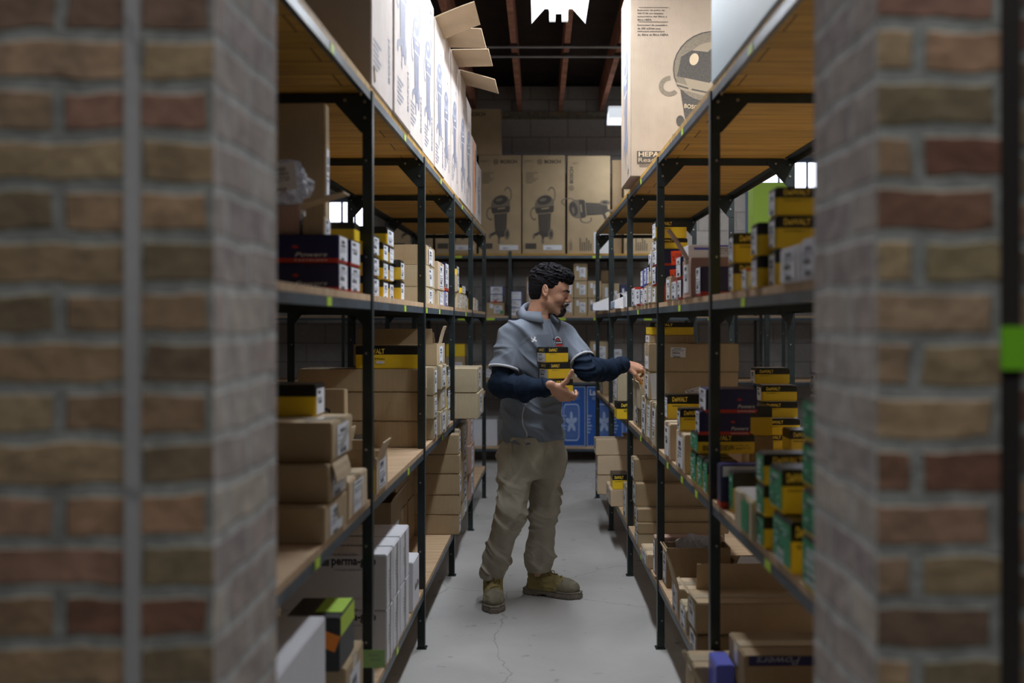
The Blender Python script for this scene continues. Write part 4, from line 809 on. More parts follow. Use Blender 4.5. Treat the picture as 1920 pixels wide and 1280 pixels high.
for i,(X,D,z) in enumerate(((.93,4.06,.436),(.96,4.10,.429),(.98,4.07,.422))):
    bm = bmesh.new(); add_hex(bm,[(-.13,-.1,0),(.05,-.1,-.0),(.12,.1,.0),(-.11,.1,.0),(-.13,-.1,.004),(.05,-.1,.004),(.12,.1,.004),(-.11,.1,.004)]); fixn(bm)
    o = mesh_obj('paper_sheet', bm, ['paper'], loc=(X,D,z)); o.rotation_euler = (0,0,.25*i-.2); tag(o,'white stiff sheet, %s of three, behind the open dark carton' % ['topmost','middle','lowest'][i],'sheet','white sheets deep on the bottom right shelf')
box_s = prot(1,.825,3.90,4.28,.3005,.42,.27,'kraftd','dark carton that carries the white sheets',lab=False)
B(1,.0,1229,1224.5,.3005,.47,.3,'kraftp','narrow reddish carton at the second post')
B(1,-.01,1214,1202,.2805,.345,.4,'kraftl','low pale-topped cardboard box between the second and third posts')
stx = []
for i,(xa,z0,z1) in enumerate(((1197,.3455,.40),(1196,.4005,.467),(1193,.4675,.585),(1190,.5855,.70))):
    B(1,0,xa,xa-7,z0,z1,.46,'kraft','wide cardboard box, %s of the tall stack past the second post' % ['lowest','second-lowest','third-lowest','topmost'][i],'wide boxes on the bottom right shelf')
B(1,.0,1197,1190,.2805,.345,.44,'kraftg','flattened open carton under the tall wide stack',tape=False)
for z0,z1,X,n in ((.2805,.41,.385,'bottom'),(.4105,.54,.382,'middle'),(.5405,.645,.372,'top')): prot(1,X,6.6,6.95,z0,z1,.5,'kraftl','pale cardboard box, %s of the stack jutting out near the last posts' % n,'pale boxes jutting out low near the last right posts')
prot(1,.44,6.16,6.5,.2805,.385,.22,'kraftl','small pale box under the orange-yellow one'); od = prot(1,.452,6.17,6.35,.3855,.478,.10,'dewalt','orange-yellow and black box on a small pale box',lab=False)
B(1,.0,1178,1168,.2805,.49,.25,'kraftg','worn box wrapped in clear tape beside the third post'); 
crd = put_box('kraft', .70, 6.78, .6460, .26, .2, .012, 1, 'flat cardboard piece lying on the jutting stack', lab=False, tape=False)

# ================================================================== BACK RACK
def bx_(xl,xr,yt,yb,style,desc,grp=None,D=10.09,dep=.4,z0=None,**kw):
    a, b = W(xl,yb,D), W(xr,yt,D); z0 = a.z if z0 is None else z0
    for zs in (ZBT,ZBU,ZBM,ZBB):
        if abs(z0-zs) < .035: z0 = zs+.0005
    w = b.x-a.x; o = put_box(style, (a.x+b.x)/2, D+dep/2, z0, w, dep, b.z-z0, 0, desc, group=grp, **kw); return o
g = 'upright vacuum cartons on the far rack'
for i,(xl,xr,d) in enumerate(((897.5,977,'upright vacuum carton under the smaller carton, far rack'),(979.5,1059.5,'middle upright vacuum carton directly behind the man\'s head, far rack'),(735,811,'upright vacuum carton seen through the left rack, farther from the aisle'),(816,893,'upright vacuum carton seen through the left rack, nearer the aisle'))):
    o = bx_(xl,xr,291,478,'vac',d,g,z0=ZBT,lab=False)
    place('vacuum_picture', VAC, o,'F',.0,-.10,.24,.40); place('brand_lettering', text_mesh('BOSCH','kraft_ink',.03), o,'F',.09,.435,.165,.036)
    bm = bmesh.new(); ring(bm,0,0,.5,.5,.09,0,360,0,0,24); poly(bm,[(-.22,-.32),(-.13,-.32),(-.13,.32),(-.22,.32)],0,0); poly(bm,[(.13,-.32),(.22,-.32),(.22,.32),(.13,.32)],0,0); poly(bm,[(-.13,-.05),(.13,-.05),(.13,.05),(-.13,.05)],0,0); q = bpy.data.meshes.new('emblem'); bm.to_mesh(q); bm.free(); q.materials.append(M['kraft_ink']); place('emblem', q, o,'F',-.04,.432,.05,.05)
    place('printed_lines', LINES['kraft_ink_mid'], o,'F',-.15,.44,.09,.02); place('printed_lines', LINES['kraft_ink_mid'], o,'F',-.12,.27,.12,.12)
    note(o,'F',-.13,-.42,.11,.055,'kraft_ink',0,'print_block'); note(o,'F',.09,-.435,.19,.05,'paper',0,'white_label','white label')
    place('printed_lines', LINES['ink_grey'] if 'ink_grey' in LINES else LINES['kraft_ink'], o,'F',.06,-.442,.06,.014,lift=.004)
for i,(xl,xr,d) in enumerate(((1063.5,1144,'upright vacuum carton with sideways print and a white sheet, far rack'),(1170,1247,'upright vacuum carton with sideways print behind the right rack'))):
    o = bx_(xl,xr,292,478,'vac',d,g,z0=ZBT,lab=False); R = math.pi/2
    place('vacuum_picture', VAC, o,'F',-.02,-.05,.24,.37,R); place('brand_lettering', text_mesh('BOSCH','kraft_ink',.03), o,'F',-.175,.30,.165,.036,R); place('emblem', q, o,'F',-.175,.17,.05,.05,R)
    place('printed_lines', LINES['kraft_ink_mid'], o,'F',-.13,.42,.06,.02); place('printed_lines', LINES['kraft_ink'], o,'F',-.03,-.40,.13,.13,R); place('printed_lines', LINES['kraft_ink_mid'], o,'F',-.18,-.40,.12,.03,R)
    if i==0: note(o,'F',.135,-.385,.165,.215,'paper',0,'white_sheet','white paper sheet')
o = bx_(858,939,204,289,'vac','smaller carton lying on top of the upright vacuum cartons',D=10.1,dep=.34,lab=False,z0=ZBT+1.0+.003); place('brand_lettering', text_mesh('BOSCH','kraft_ink',.03), o,'F',-.02,.18,.165,.04)
bx_(1148,1166,300,478,'kraftd','narrow dark board standing between two upright vacuum cartons',D=10.15,dep=.1,z0=ZBT,lab=False,tape=False)
def fl(o, m=3, big=True):
    w,l,h,s = o['_d']
    if big: place('shipping_label', LABELS[m%7], o,'F',w*.15,-h*.02,w*.45,h*.58); note(o,'F',-w*.22,h*.22,w*.18,h*.30,'paper',0,'small_label')
    else: place('shipping_label', LABELS[m%7], o,'F',0,0,w*.92,h*.92)
    return o
g = 'labelled cardboard boxes on the far rack at head height'
for i,(xl,xr,yt,yb,d) in enumerate(((1076,1101,559,592.5,'lowest of the near-face column'),(1076,1101,526.5,558.5,'middle of the near-face column'),(1076,1101,494,526,'topmost of the near-face column'),(1102,1127,559,592.5,'bottom box right of the face column'),(1102,1127,526.5,558.5,'upper box right of the face column'),(1049,1075,559,592.5,'bottom box touching the man\'s chin in view'),(1049,1075,522,558.5,'upper box behind the man\'s nose'),(1128,1161,531,592.5,'larger box with two labels behind the right posts'))):
    fl(bx_(xl,xr,yt,yb,'kraft','cardboard box, '+d,g,lab=False,D=10.092,dep=.3), i)
fl(bx_(1163,1182,533,592.5,'powers','navy box on the far rack behind the right posts',lab=False,txt=False,D=10.1,dep=.3),3)
fl(bx_(987,999,519,592.5,'kraft','cardboard box half hidden behind the back of the man\'s hair',lab=False,D=10.15,dep=.3),2)
bx_(1127,1146,507,530,'kraftd','dark box lying on the larger double-labelled box',lab=False,D=10.2,dep=.25)
o = bx_(912,946,567,592.5,'kraft','cardboard box with a red mark, under the white-fronted boxes',lab=False,D=10.092,dep=.3); fl(o,1); note(o,'F',0,.075,.03,.03,'red_print'); note(o,'F',.06,-.03,.03,.03,'green_print')
g = 'small white-fronted boxes on the far rack'
fl(bx_(919,943,552,566,'powers','white-fronted box, lower of the pair on the red-marked box',g,lab=False,txt=False,D=10.095,dep=.3),1,False); fl(bx_(919,943,537,551.5,'blue','white-fronted box, upper of the pair on the red-marked box',g,lab=False,D=10.095,dep=.3),2,False)
for i,(yt,yb) in enumerate(((577.5,592.5),(562,577),(546.5,561.5))): fl(bx_(955,978,yt,yb,'blue','white-fronted box, %s of three left of the man\'s head' % ['bottom','middle','top'][i],g,lab=False,D=10.095,dep=.3),4+i,False)
g = 'low cardboard boxes on the far rack at elbow height'
fl(bx_(1106,1140,640,680,'kraft','cardboard box above the man\'s reaching forearm, far rack',lab=False,D=10.095,dep=.3,z0=1.009),1)
for i,(xl,xr) in enumerate(((1066,1096),(1097,1126),(1127,1160))): o = bx_(xl,xr,681,713,'kraft','cardboard box, %s of the far row under the reaching arm' % ['first','second','third'][i],g,lab=False,D=10.092,dep=.35); fl(o,i+2); o.scale.z = 1.0
fl(bx_(1149,1166,655,680.5,'white','small white box with a yellow tag on the far row',lab=False,D=10.1,dep=.25,z0=1.0245 if False else 1.012),0,False)
o = fl(bx_(834,871,669,713,'kraft','cardboard box under the bright yellow one, far rack',lab=False,D=10.092,dep=.35),5); bx_(836,871,645,668.5,'yellow','bright yellow box seen past the third post, far rack',lab=False,D=10.095,dep=.3,txt=False)
fl(bx_(896,931,685,713,'kraft','cardboard box with a white label left of the man\'s elbow, far rack',lab=False,D=10.092,dep=.35),6)
for i,(xl,xr) in enumerate(((1052,1098),(1100,1147),(1149,1196))):
    o = bx_(xl,xr,724,838,'fan','blue box-fan carton low on the far rack, %s' % ['half hidden by the man','beside the last right post','behind the right posts'][i],'blue box-fan cartons',lab=False,D=10.092,dep=.3,z0=ZBB)
    w_,l_,h_,s_ = o['_d']; bm = bmesh.new()
    def rr(hw,hh,r): 
        out=[]
        for cx_,cy_,a in ((hw-r,hh-r,0),(-hw+r,hh-r,90),(-hw+r,-hh+r,180),(hw-r,-hh+r,270)): out += ell(cx_,cy_,r,r,a,a+89,5)
        return out
    A = rr(.5,.5,.18); Bq = rr(.45,.46,.15)
    for k in range(len(A)): poly(bm,[A[k],A[(k+1)%len(A)],Bq[(k+1)%len(A)],Bq[k]],0,0)
    for k in range(5):
        t = k*72+20; pts = [(x*.8,y*.62) for x,y in ell(.25*math.cos(math.radians(t))*1.0,.25*math.sin(math.radians(t)),.22,.11,rot=math.radians(t))]; poly(bm,pts,.0006,0)
    for k in range(11): x = -.40+k*.08; poly(bm,[(x,-.43),(x+.014,-.43),(x+.014,.43),(x,.43)],.0003,0)
    q2 = bpy.data.meshes.new('fan_picture'); bm.to_mesh(q2); bm.free(); q2.materials.append(M['fan_light']); place('fan_picture', q2, o,'F',-.02 if i==0 else .05,-.06,w_*.66,h_*.62)
    place('brand_lettering', text_mesh('Lasko','white_print',.02), o,'F',-.02,h_*.40,.15,.06); place('printed_lines', LINES['fan_light'], o,'F',.0,h_*.30,.14,.035)
    place('printed_lines', LINES['fan_light'], o,'F',-w_*.38,-.08,.045,.2)
    for xx in (-w_/2+.006, w_/2-.006): note(o,'F',xx,0,.008,h_*.98,'fan_light',0,'printed_border')
    note(o,'F',0,h_/2-.006,w_*.98,.008,'fan_light',0,'printed_border'); note(o,'F',0,-h_/2+.006,w_*.98,.008,'fan_light',0,'printed_border')
bx_(878,932,786,838,'white','white box low on the far rack behind the man\'s waist',lab=False,D=10.12,dep=.35,z0=ZBB); bx_(800,876,800,838,'kraftl','wide cardboard box low on the far rack at the left',lab=False,D=10.12,dep=.35,z0=ZBB)
# left wall rack
for i,(D,z0,z1,w_,st) in enumerate(((4.5,1.501,1.72,.3,'kraftg'),(5.2,1.501,1.66,.26,'dewalt'),(5.9,1.501,1.8,.4,'kraftg'),(4.7,.871,1.15,.35,'kraft'),(6.1,.871,1.2,.3,'kraftg'),(7.3,.871,1.1,.4,'whitered'),(6.5,1.501,1.7,.3,'white'))):
    put_box(st, -2.55-.2, D, z0, .36, w_, z1-z0, -1, '%s beyond the left rack, %s' % (['grey-brown carton','yellow and black box','tall grey-brown carton','brown carton','tall pale-brown carton','white and red box','white carton'][i], ['head-high and nearest','head-high beside the grey-brown carton','head-high in the middle','waist-high and nearest','waist-high in the middle','waist-high and farthest','head-high and farthest'][i]))
# ================================================================== the man: signed-distance shapes meshed with surface nets
class Field:
    def __init__(s, xs, ys, zs):
        s.ax = [np.asarray(a, np.float32) for a in (xs,ys,zs)]; s.d = np.full([len(a) for a in s.ax], .5, np.float32)
    def blk(s, lo, hi):
        sl = []
        for a,l,h in zip(s.ax, lo, hi):
            i0, i1 = np.searchsorted(a, l), np.searchsorted(a, h); sl.append(slice(max(0,i0-1), min(len(a), i1+1)))
        g = [s.ax[0][sl[0]][:,None,None], s.ax[1][sl[1]][None,:,None], s.ax[2][sl[2]][None,None,:]]
        return tuple(sl), g
    def put(s, fn, lo, hi, k=.01, op='u', m=.03):
        lo = [l-m-k for l in lo]; hi = [h+m+k for h in hi]; sl, g = s.blk(lo, hi)
        if any(q.stop <= q.start for q in sl): return
        a = s.d[sl]; b = fn(*g).astype(np.float32)
        if op == 'u': h = np.clip(.5+.5*(a-b)/k,0,1); s.d[sl] = a*(1-h)+b*h-k*h*(1-h)
        elif op == 's': h = np.clip(.5-.5*(a+b)/k,0,1); s.d[sl] = a*(1-h)-b*h+k*h*(1-h)
    def cone(s, a, b, r1, r2, k=.01, op='u', n=None, q=1.0):
        a = np.array(a, float); b = np.array(b, float); ab = b-a; L = float(ab@ab) or 1e-9; R = max(r1,r2)*max(1, 1/q)
        nn = None if n is None else np.array(n,float)/np.linalg.norm(n)
        def fn(X,Y,Z):
            px,py,pz = X-a[0],Y-a[1],Z-a[2]; t = np.clip((px*ab[0]+py*ab[1]+pz*ab[2])/L,0,1)
            dx,dy,dz = px-t*ab[0],py-t*ab[1],pz-t*ab[2]; d2 = dx*dx+dy*dy+dz*dz
            if nn is not None: c = dx*nn[0]+dy*nn[1]+dz*nn[2]; d2 = d2+(q*q-1)*c*c
            return np.sqrt(d2)-(r1+(r2-r1)*t)
        s.put(fn, np.minimum(a,b)-R, np.maximum(a,b)+R, k, op)
    def ell(s, c, r, k=.01, op='u', R=None, fn2=None):
        c = np.array(c,float); r = np.array(r,float); R = np.eye(3) if R is None else np.array(R)
        def fn(X,Y,Z):
            p = (X-c[0],Y-c[1],Z-c[2]); q = [p[0]*R[0,i]+p[1]*R[1,i]+p[2]*R[2,i] for i in range(3)]
            k0 = np.sqrt((q[0]/r[0])**2+(q[1]/r[1])**2+(q[2]/r[2])**2); k1 = np.sqrt((q[0]/r[0]**2)**2+(q[1]/r[1]**2)**2+(q[2]/r[2]**2)**2)+1e-6
            return k0*(k0-1)/k1
        s.put(fn, c-r.max(), c+r.max(), k, op)
    def loft(s, rows, L, Fv, k=.01, op='u', p=2.3):
        """rows: (z, cx, cy, half width, half depth) bottom to top; L lateral and Fv forward unit vectors in plan"""
        rows = sorted(rows); zz = [r[0] for r in rows]; cols = list(zip(*rows))
        def fn(X,Y,Z):
            cx,cy,a,b = [np.interp(Z, zz, cols[i]) for i in (1,2,3,4)]
            u = ((X-cx)*L[0]+(Y-cy)*L[1])/a; v = ((X-cx)*Fv[0]+(Y-cy)*Fv[1])/b
            d = ((np.abs(u)**p+np.abs(v)**p)**(1/p)-1)*np.minimum(a,b)
            e = np.maximum(Z-zz[-1], zz[0]-Z); return np.maximum(d, e)
        R = max(max(cols[3]),max(cols[4]))
        s.put(fn, (min(cols[1])-R,min(cols[2])-R,zz[0]), (max(cols[1])+R,max(cols[2])+R,zz[-1]), k, op)
    def clip(s, fn): # keep where fn<=0
        s.d = np.maximum(s.d, fn(s.ax[0][:,None,None], s.ax[1][None,:,None], s.ax[2][None,None,:]).astype(np.float32))
    def displace(s, fn, band=.03):
        idx = np.nonzero(np.abs(s.d) < band); P = [s.ax[i][idx[i]].astype(float) for i in range(3)]
        s.d[idx] -= fn(*P).astype(np.float32)
    def mesh(s, name, mats, parent=None, matfn=None):
        d = s.d; neg = d < 0
        nx,ny,nz = d.shape; cnt = np.zeros((nx-1,ny-1,nz-1), np.int8)
        for i in (0,1):
            for j in (0,1):
                for k in (0,1): cnt += neg[i:nx-1+i, j:ny-1+j, k:nz-1+k]
        act = (cnt>0)&(cnt<8); I,J,K = np.nonzero(act); idx = -np.ones(act.shape, np.int64); idx[I,J,K] = np.arange(len(I))
        acc = np.zeros((len(I),3)); num = np.zeros(len(I)); X,Y,Z = s.ax
        for ax_ in range(3):
            for u in (0,1):
                for v in (0,1):
                    o0 = [0,0,0]; o1 = [0,0,0]; oth = [q for q in range(3) if q!=ax_]; o0[oth[0]]=u; o0[oth[1]]=v; o1[oth[0]]=u; o1[oth[1]]=v; o1[ax_]=1
                    d0 = d[I+o0[0],J+o0[1],K+o0[2]]; d1 = d[I+o1[0],J+o1[1],K+o1[2]]; m = (d0<0)!=(d1<0); t = np.where(m, d0/(d0-d1+1e-12), 0)
                    p0 = np.stack([X[I+o0[0]],Y[J+o0[1]],Z[K+o0[2]]],1); p1 = np.stack([X[I+o1[0]],Y[J+o1[1]],Z[K+o1[2]]],1)
                    acc += np.where(m[:,None], p0+(p1-p0)*t[:,None], 0); num += m
        V = acc/num[:,None]; Q = []
        for ax_ in range(3):
            sh = [slice(0,n) for n in (nx,ny,nz)]; sa = list(sh); sb = list(sh); sa[ax_] = slice(0,-1); sb[ax_] = slice(1,None)
            for q in range(3):
                if q != ax_: sa[q] = sb[q] = slice(1,-1)
            a = neg[tuple(sa)]; b = neg[tuple(sb)]; e = np.nonzero(a!=b); w = a[e]
            base = [e[0].copy(),e[1].copy(),e[2].copy()]; o1,o2 = [(1,2),(2,0),(0,1)][ax_]
            for q in range(3):
                if q != ax_: base[q] = base[q]+1
            def c(da,db):
                p = [x.copy() for x in base]; p[o1] = p[o1]-da; p[o2] = p[o2]-db
                return idx[p[0],p[1],p[2]]
            q = np.stack([c(1,1),c(0,1),c(0,0),c(1,0)],1); q[~w] = q[~w][:,::-1]; Q.append(q)
        Q = np.concatenate(Q); Q = Q[(Q>=0).all(1)]
        me = bpy.data.meshes.new(name); me.vertices.add(len(V)); me.vertices.foreach_set('co', V.astype(np.float32).ravel())
        me.loops.add(len(Q)*4); me.loops.foreach_set('vertex_index', Q.astype(np.int32).ravel()); me.polygons.add(len(Q))
        me.polygons.foreach_set('loop_start', np.arange(0,len(Q)*4,4,dtype=np.int32)); me.polygons.foreach_set('use_smooth', np.ones(len(Q),bool))
        for m in mats: me.materials.append(M[m])
        if matfn is not None:
            C = V[Q].mean(1); me.polygons.foreach_set('material_index', matfn(C[:,0],C[:,1],C[:,2]).astype(np.int32))
        me.update(calc_edges=True); me.validate()
        o = bpy.data.objects.new(name, me); COL.objects.link(o)
        if parent is not None: o.parent = parent; o.matrix_parent_inverse = parent.matrix_world.inverted()
        return o
def ar(a,b,h): return np.arange(a,b+h,h)
def rng(*seg):
    out = [seg[0]]
    for b,h in zip(seg[1::2], seg[2::2]):
        n = max(1, int(round((b-out[-1])/h))); out += list(np.linspace(out[-1], b, n+1)[1:])
    return out
_lat = np.random.RandomState(3).rand(4096).astype(float)
def vn(x,y,z,seed=0):
    xi,yi,zi = np.floor(x).astype(int),np.floor(y).astype(int),np.floor(z).astype(int); fx,fy,fz = x-xi,y-yi,z-zi
    fx,fy,fz = [t*t*(3-2*t) for t in (fx,fy,fz)]; r = 0
    for a in (0,1):
        for b in (0,1):
            for c in (0,1):
                h = ((xi+a)*73856093 ^ (yi+b)*19349663 ^ (zi+c)*83492791 ^ seed*2654435) & 4095
                r = r+_lat[h]*(fx if a else 1-fx)*(fy if b else 1-fy)*(fz if c else 1-fz)
    return r
def ridge(n): return np.exp(-((n-.5)/.17)**2)
def w3(px,py,D): return np.array(W(px,py,D))
mn = lambda t,a,b: np.clip((t-a)/(b-a),0,1)
# ---- pose
LV = np.array((.8,.6,0)); FV = np.array((.6,-.8,0))
Rsh, Rel, Rwr = w3(956,625,5.00), w3(938,722,4.925), w3(1033,726,4.80)
Lsh, Lel, Lwr = w3(1062,628,5.20), w3(1103,694,5.03), w3(1170,683,5.17)
Rhp, Rkn, Ran = w3(967,858,5.06), w3(957,962,4.98), w3(923,1090,5.06)
Lhp, Lkn, Lan = w3(1028,862,5.17), w3(1018,966,5.12), w3(1009,1082,5.20)
neckb = w3(1010,590,5.11)
HC = w3(1030,545,5.10); pit, yw = math.radians(13), math.radians(-9)
hf = np.array((math.cos(pit)*math.cos(yw), math.cos(pit)*math.sin(yw), -math.sin(pit))); hl = np.array((-math.sin(yw), math.cos(yw), 0)); hu = np.cross(hf, hl)
RH = np.stack([hf,hl,hu],1)   # columns = local axes
def h(x,y,z): return HC+RH@np.array((x,y,z),float)
# ---- body: one surface, fine around head and hands
F1 = Field(rng(-.36,-.07,.007,.22,.0026,.40,.006,.57,.0026), rng(4.70,4.88,.0030,4.98,.006,5.34,.0030), rng(.10,1.00,.014,1.05,.006,1.235,.0026,1.40,.007,1.77,.0026))
f = F1
f.loft([(.74,-.03,5.12,.12,.09),(.90,-.03,5.12,.14,.10),(1.05,-.035,5.11,.13,.095),(1.25,-.025,5.11,.15,.10),(1.38,-.012,5.11,.14,.085),(1.44,-.008,5.11,.07,.06)], LV, FV, .03)
for a,b,r1,r2 in ((Rhp,Rkn,.075,.055),(Rkn,Ran,.052,.035),(Lhp,Lkn,.075,.055),(Lkn,Lan,.052,.035),(Rsh,Rel,.036,.036),(Rel,Rwr,.038,.025),(Lsh,Lel,.036,.036),(Lel,Lwr,.038,.025)): f.cone(a,b,r1,r2,.02)
for q,s_ in ((Rsh,-1),(Lsh,1)): f.cone(np.array((-.01,5.11,1.375)), q+np.array((-.1*s_*.0,0,-.01)), .042,.034,.03)
# neck and head
f.cone(h(-.030,0,-.035), neckb-np.array((.012,-.0,.03)), .052,.058,.02)
f.cone(h(.0,.028,-.065), neckb+np.array((.03,-.02,-.035)), .016,.014,.018); f.cone(h(.0,-.036,-.06), neckb+np.array((.035,-.05,-.03)), .014,.012,.018)
f.ell(h(-.012,0,.038),(.096,.076,.083),.02,R=RH); f.ell(h(.035,0,-.028),(.056,.060,.082),.03,R=RH); f.ell(h(.045,0,.03),(.048,.062,.055),.02,R=RH)
f.cone(h(.072,.011,-.096),h(.072,-.011,-.096),.020,.020,.022)
for s_ in (1,-1):
    f.cone(h(.004,s_*.052,-.055),h(.062,s_*.020,-.094),.019,.017,.022)
    f.ell(h(.062,s_*.038,-.027),(.022,.020,.022),.018,R=RH)
    f.cone(h(.086,s_*.012,.016),h(.075,s_*.045,.020),.0085,.008,.012)      # brow
f.cone(h(.090,0,.012),h(.109,0,-.022),.0085,.0105,.010); f.ell(h(.110,0,-.028),(.0125,.011,.0105),.007,R=RH)
for s_ in (1,-1): f.ell(h(.100,s_*.0115,-.033),(.010,.0075,.0075),.005,R=RH); f.ell(h(.104,s_*.0065,-.042),(.004,.003,.003),.002,'s',R=RH)
for s_ in (1,-1):
    f.ell(h(.098,s_*.034,-.001),(.016,.016,.011),.012,'s',R=RH); f.ell(h(.0755,s_*.032,-.002),(.0145,.0155,.0135),.003,R=RH)
    f.cone(h(.0895,s_*.020,-.006),h(.0835,s_*.045,-.0045),.0012,.0012,.002,'s')
    f.cone(h(.0905,s_*.021,.002),h(.0845,s_*.046,.003),.0016,.0012,.002,'s')
f.cone(h(.0955,.014,-.0555),h(.0955,-.014,-.0555),.0075,.0075,.006); f.ell(h(.1005,0,-.0575),(.0055,.020,.0050),.004,R=RH); f.ell(h(.0985,0,-.0675),(.0065,.017,.0060),.004,R=RH)
f.cone(h(.106,.020,-.0625),h(.106,-.020,-.0625),.0014,.0014,.002,'s'); f.cone(h(.1035,.0,-.045),h(.105,0,-.052),.0018,.0018,.003,'s')
f.cone(h(.103,.012,-.079),h(.103,-.012,-.079),.004,.004,.008,'s')
f.ell(h(.084,0,-.098),(.016,.020,.013),.012,R=RH)
ca,sa_ = math.cos(.28), math.sin(.28); RE = RH@np.array(((ca,0,-sa_),(0,1,0),(sa_,0,ca)))
for s_ in (1,-1):
    c0 = h(-.008,s_*.081,-.003); A = RE@np.array(((1,0,0),(0,1,0),(0,0,1)))
    tl = .38*s_; Rz = np.array(((math.cos(tl),-math.sin(tl),0),(math.sin(tl),math.cos(tl),0),(0,0,1))); A = RE@Rz
    f.ell(c0,(.0185,.0075,.032),.004,R=A); f.ell(c0+A@np.array((-.002,s_*.0065,.004)),(.0120,.0055,.022),.003,'s',R=A)
    f.ell(c0+A@np.array((.009,s_*.001,-.004)),(.006,.006,.010),.004,R=A); f.ell(c0+A@np.array((.003,s_*.0035,-.024)),(.009,.005,.010),.004,R=A)
    f.cone(c0+A@np.array((-.004,s_*.004,.017)),c0+A@np.array((.002,s_*.004,-.006)),.0028,.0022,.003)
# ---- hands
def hand(f, wr, x, z, side, curls, thumb, sc=1.0, spread=1.0):
    x = np.array(x,float); x /= np.linalg.norm(x); z = np.array(z,float); z -= x*(z@x); z /= np.linalg.norm(z)
    y = np.cross(z,x)*(1 if side=='R' else -1)     # towards the thumb
    P = lambda a,b,c: wr+sc*(a*x+b*y+c*z)
    mcp = [(.088,.031,.004),(.092,.010,.007),(.087,-.011,.005),(.079,-.030,.0)]
    seg = [(.042,.025,.021),(.046,.028,.022),(.042,.026,.021),(.033,.020,.019)]; rad = [.0093,.0096,.0090,.0079]
    f.cone(P(-.02,0,0),P(.012,0,0),.027*sc,.026*sc,.012,n=z,q=1.3)
    for m_ in mcp: f.cone(P(.012,m_[1]*.45,0),P(m_[0]-.006,m_[1],m_[2]-.004),.0175*sc,.0118*sc,.008)
    f.cone(P(.015,.016,-.006),P(.055,.030,-.008),.018*sc,.014*sc,.010); f.cone(P(.015,-.020,-.006),P(.060,-.026,-.006),.015*sc,.013*sc,.010)
    tips = []
    for i,m_ in enumerate(mcp):
        p = np.array(P(*m_)); ang = 0; spr = (m_[1])*2.2*spread
        for j,L in enumerate(seg[i]):
            ang += math.radians(curls[i][j]); d = x*math.cos(ang)-z*math.sin(ang)+y*spr*.35*(1 if j==0 else .6); d /= np.linalg.norm(d)
            q = p+d*L*sc; r0 = rad[i]*(1-.10*j)*sc; f.cone(p,q,r0,r0*.92,.0028 if j else .006); p = q
        tips.append(p)
    b = P(.022,.028,-.006); p = b
    for (ax_,ay,az),L,r0,r1 in zip(thumb,(.042,.034,.027),(.0145,.0115,.0105),(.0115,.0102,.0088)):
        d = ax_*x+ay*y+az*z; d /= np.linalg.norm(d); q = p+d*L*sc; f.cone(p,q,r0*sc,r1*sc,.006); p = q
    return tips, p, (x,y,z)
rt = hand(f, Rwr+np.array((.012,-.022,0)), (.72,.26,-.58), (-.10,-.86,-.46), 'R', [(34,48,30),(38,52,32),(42,55,34),(46,58,34)], [(.10,.85,-.20),(-.20,.92,-.25),(-.28,.92,-.18)], .95, .4)
lt = hand(f, Lwr+np.array((.006,.004,0)), (.93,.20,-.20), (.20,-.42,.86), 'L', [(30,42,28),(36,48,30),(42,52,30),(48,55,30)], [(.72,.62,-.30),(.78,.30,-.55),(.72,.05,-.72)], .98, .7)
def lipm(X,Y,Z):
    q = h(.102,0,-.0625); return (((X-q[0])**2*.6+(Y-q[1])**2*.35+(Z-q[2])**2*1.5) < .0105**2).astype(int)
def skm(X,Y,Z):
    a,b,c = X-HC[0],Y-HC[1],Z-HC[2]; x,y,z = [a*RH[0,i]+b*RH[1,i]+c*RH[2,i] for i in range(3)]
    st = (z < -.040-.35*(.07-x)*(x<.07)) & (x > .012+.25*(z+.06)) & (z > -.125) & (np.abs(a)<.2)
    return st*2
body = f.mesh('person', ['skin','lips','stubble'], matfn=lambda X,Y,Z: np.maximum(skm(X,Y,Z)*(1-lipm(X,Y,Z)), lipm(X,Y,Z)))
tag(body, 'person in grey polo over navy sleeves, holding three yellow boxes, reaching into the shelf', 'person')
PM = body
# ---- hair, brows and beard
F2 = Field(ar(-.12,.20,.0022), ar(4.98,5.22,.0026), ar(1.40,1.80,.0022)); f = F2
f.ell(h(-.016,0,.048),(.101,.082,.086),.02,R=RH); f.ell(h(-.045,0,.0),(.062,.070,.080),.02,R=RH); f.ell(h(.010,0,.090),(.088,.070,.042),.02,R=RH); f.ell(h(.060,-.004,.092),(.044,.056,.028),.015,R=RH)
f.cone(h(.080,-.03,.078),h(.094,-.012,.064),.016,.010,.012); f.cone(h(.082,.02,.08),h(.094,.012,.068),.016,.010,.012)
def loc(X,Y,Z):
    a,b,c = X-HC[0],Y-HC[1],Z-HC[2]; return [a*RH[0,i]+b*RH[1,i]+c*RH[2,i] for i in range(3)]
def hairclip(X,Y,Z):
    x,y,z = loc(X,Y,Z)
    front = np.where(z > .050, x-.125, x-(.034+ np.clip((z-.012)/.038,0,1)*.012)); side = np.minimum(0, z)*0
    a = front
    ear = .030-np.sqrt((x+.002)**2+(z+.004)**2+0*y); ear = np.where(z>.012, ear-.012, ear)
    low = np.where(x > -.03, (-.018-z)+0*x, (-.070-z)+0*x); sb = np.where((x>.012)&(x<.034), (-.022-z), low)
    return np.maximum(np.maximum(a, sb), np.where(np.abs(y)>.05, ear, -1))
f.clip(hairclip)
def hairw(X,Y,Z):
    x,y,z = loc(X,Y,Z); top = mn(z,.02,.07)
    n1 = ridge(vn(x*26+3*vn(x*20,y*20,z*20), y*75+6*vn(x*18,y*18,z*18,5), z*60, 2)); n2 = ridge(vn(x*60,y*150,z*130,7))
    return (n1*.0095*top+n2*.0035*(.4+.6*top))-.004*top
f.displace(hairw, .03)
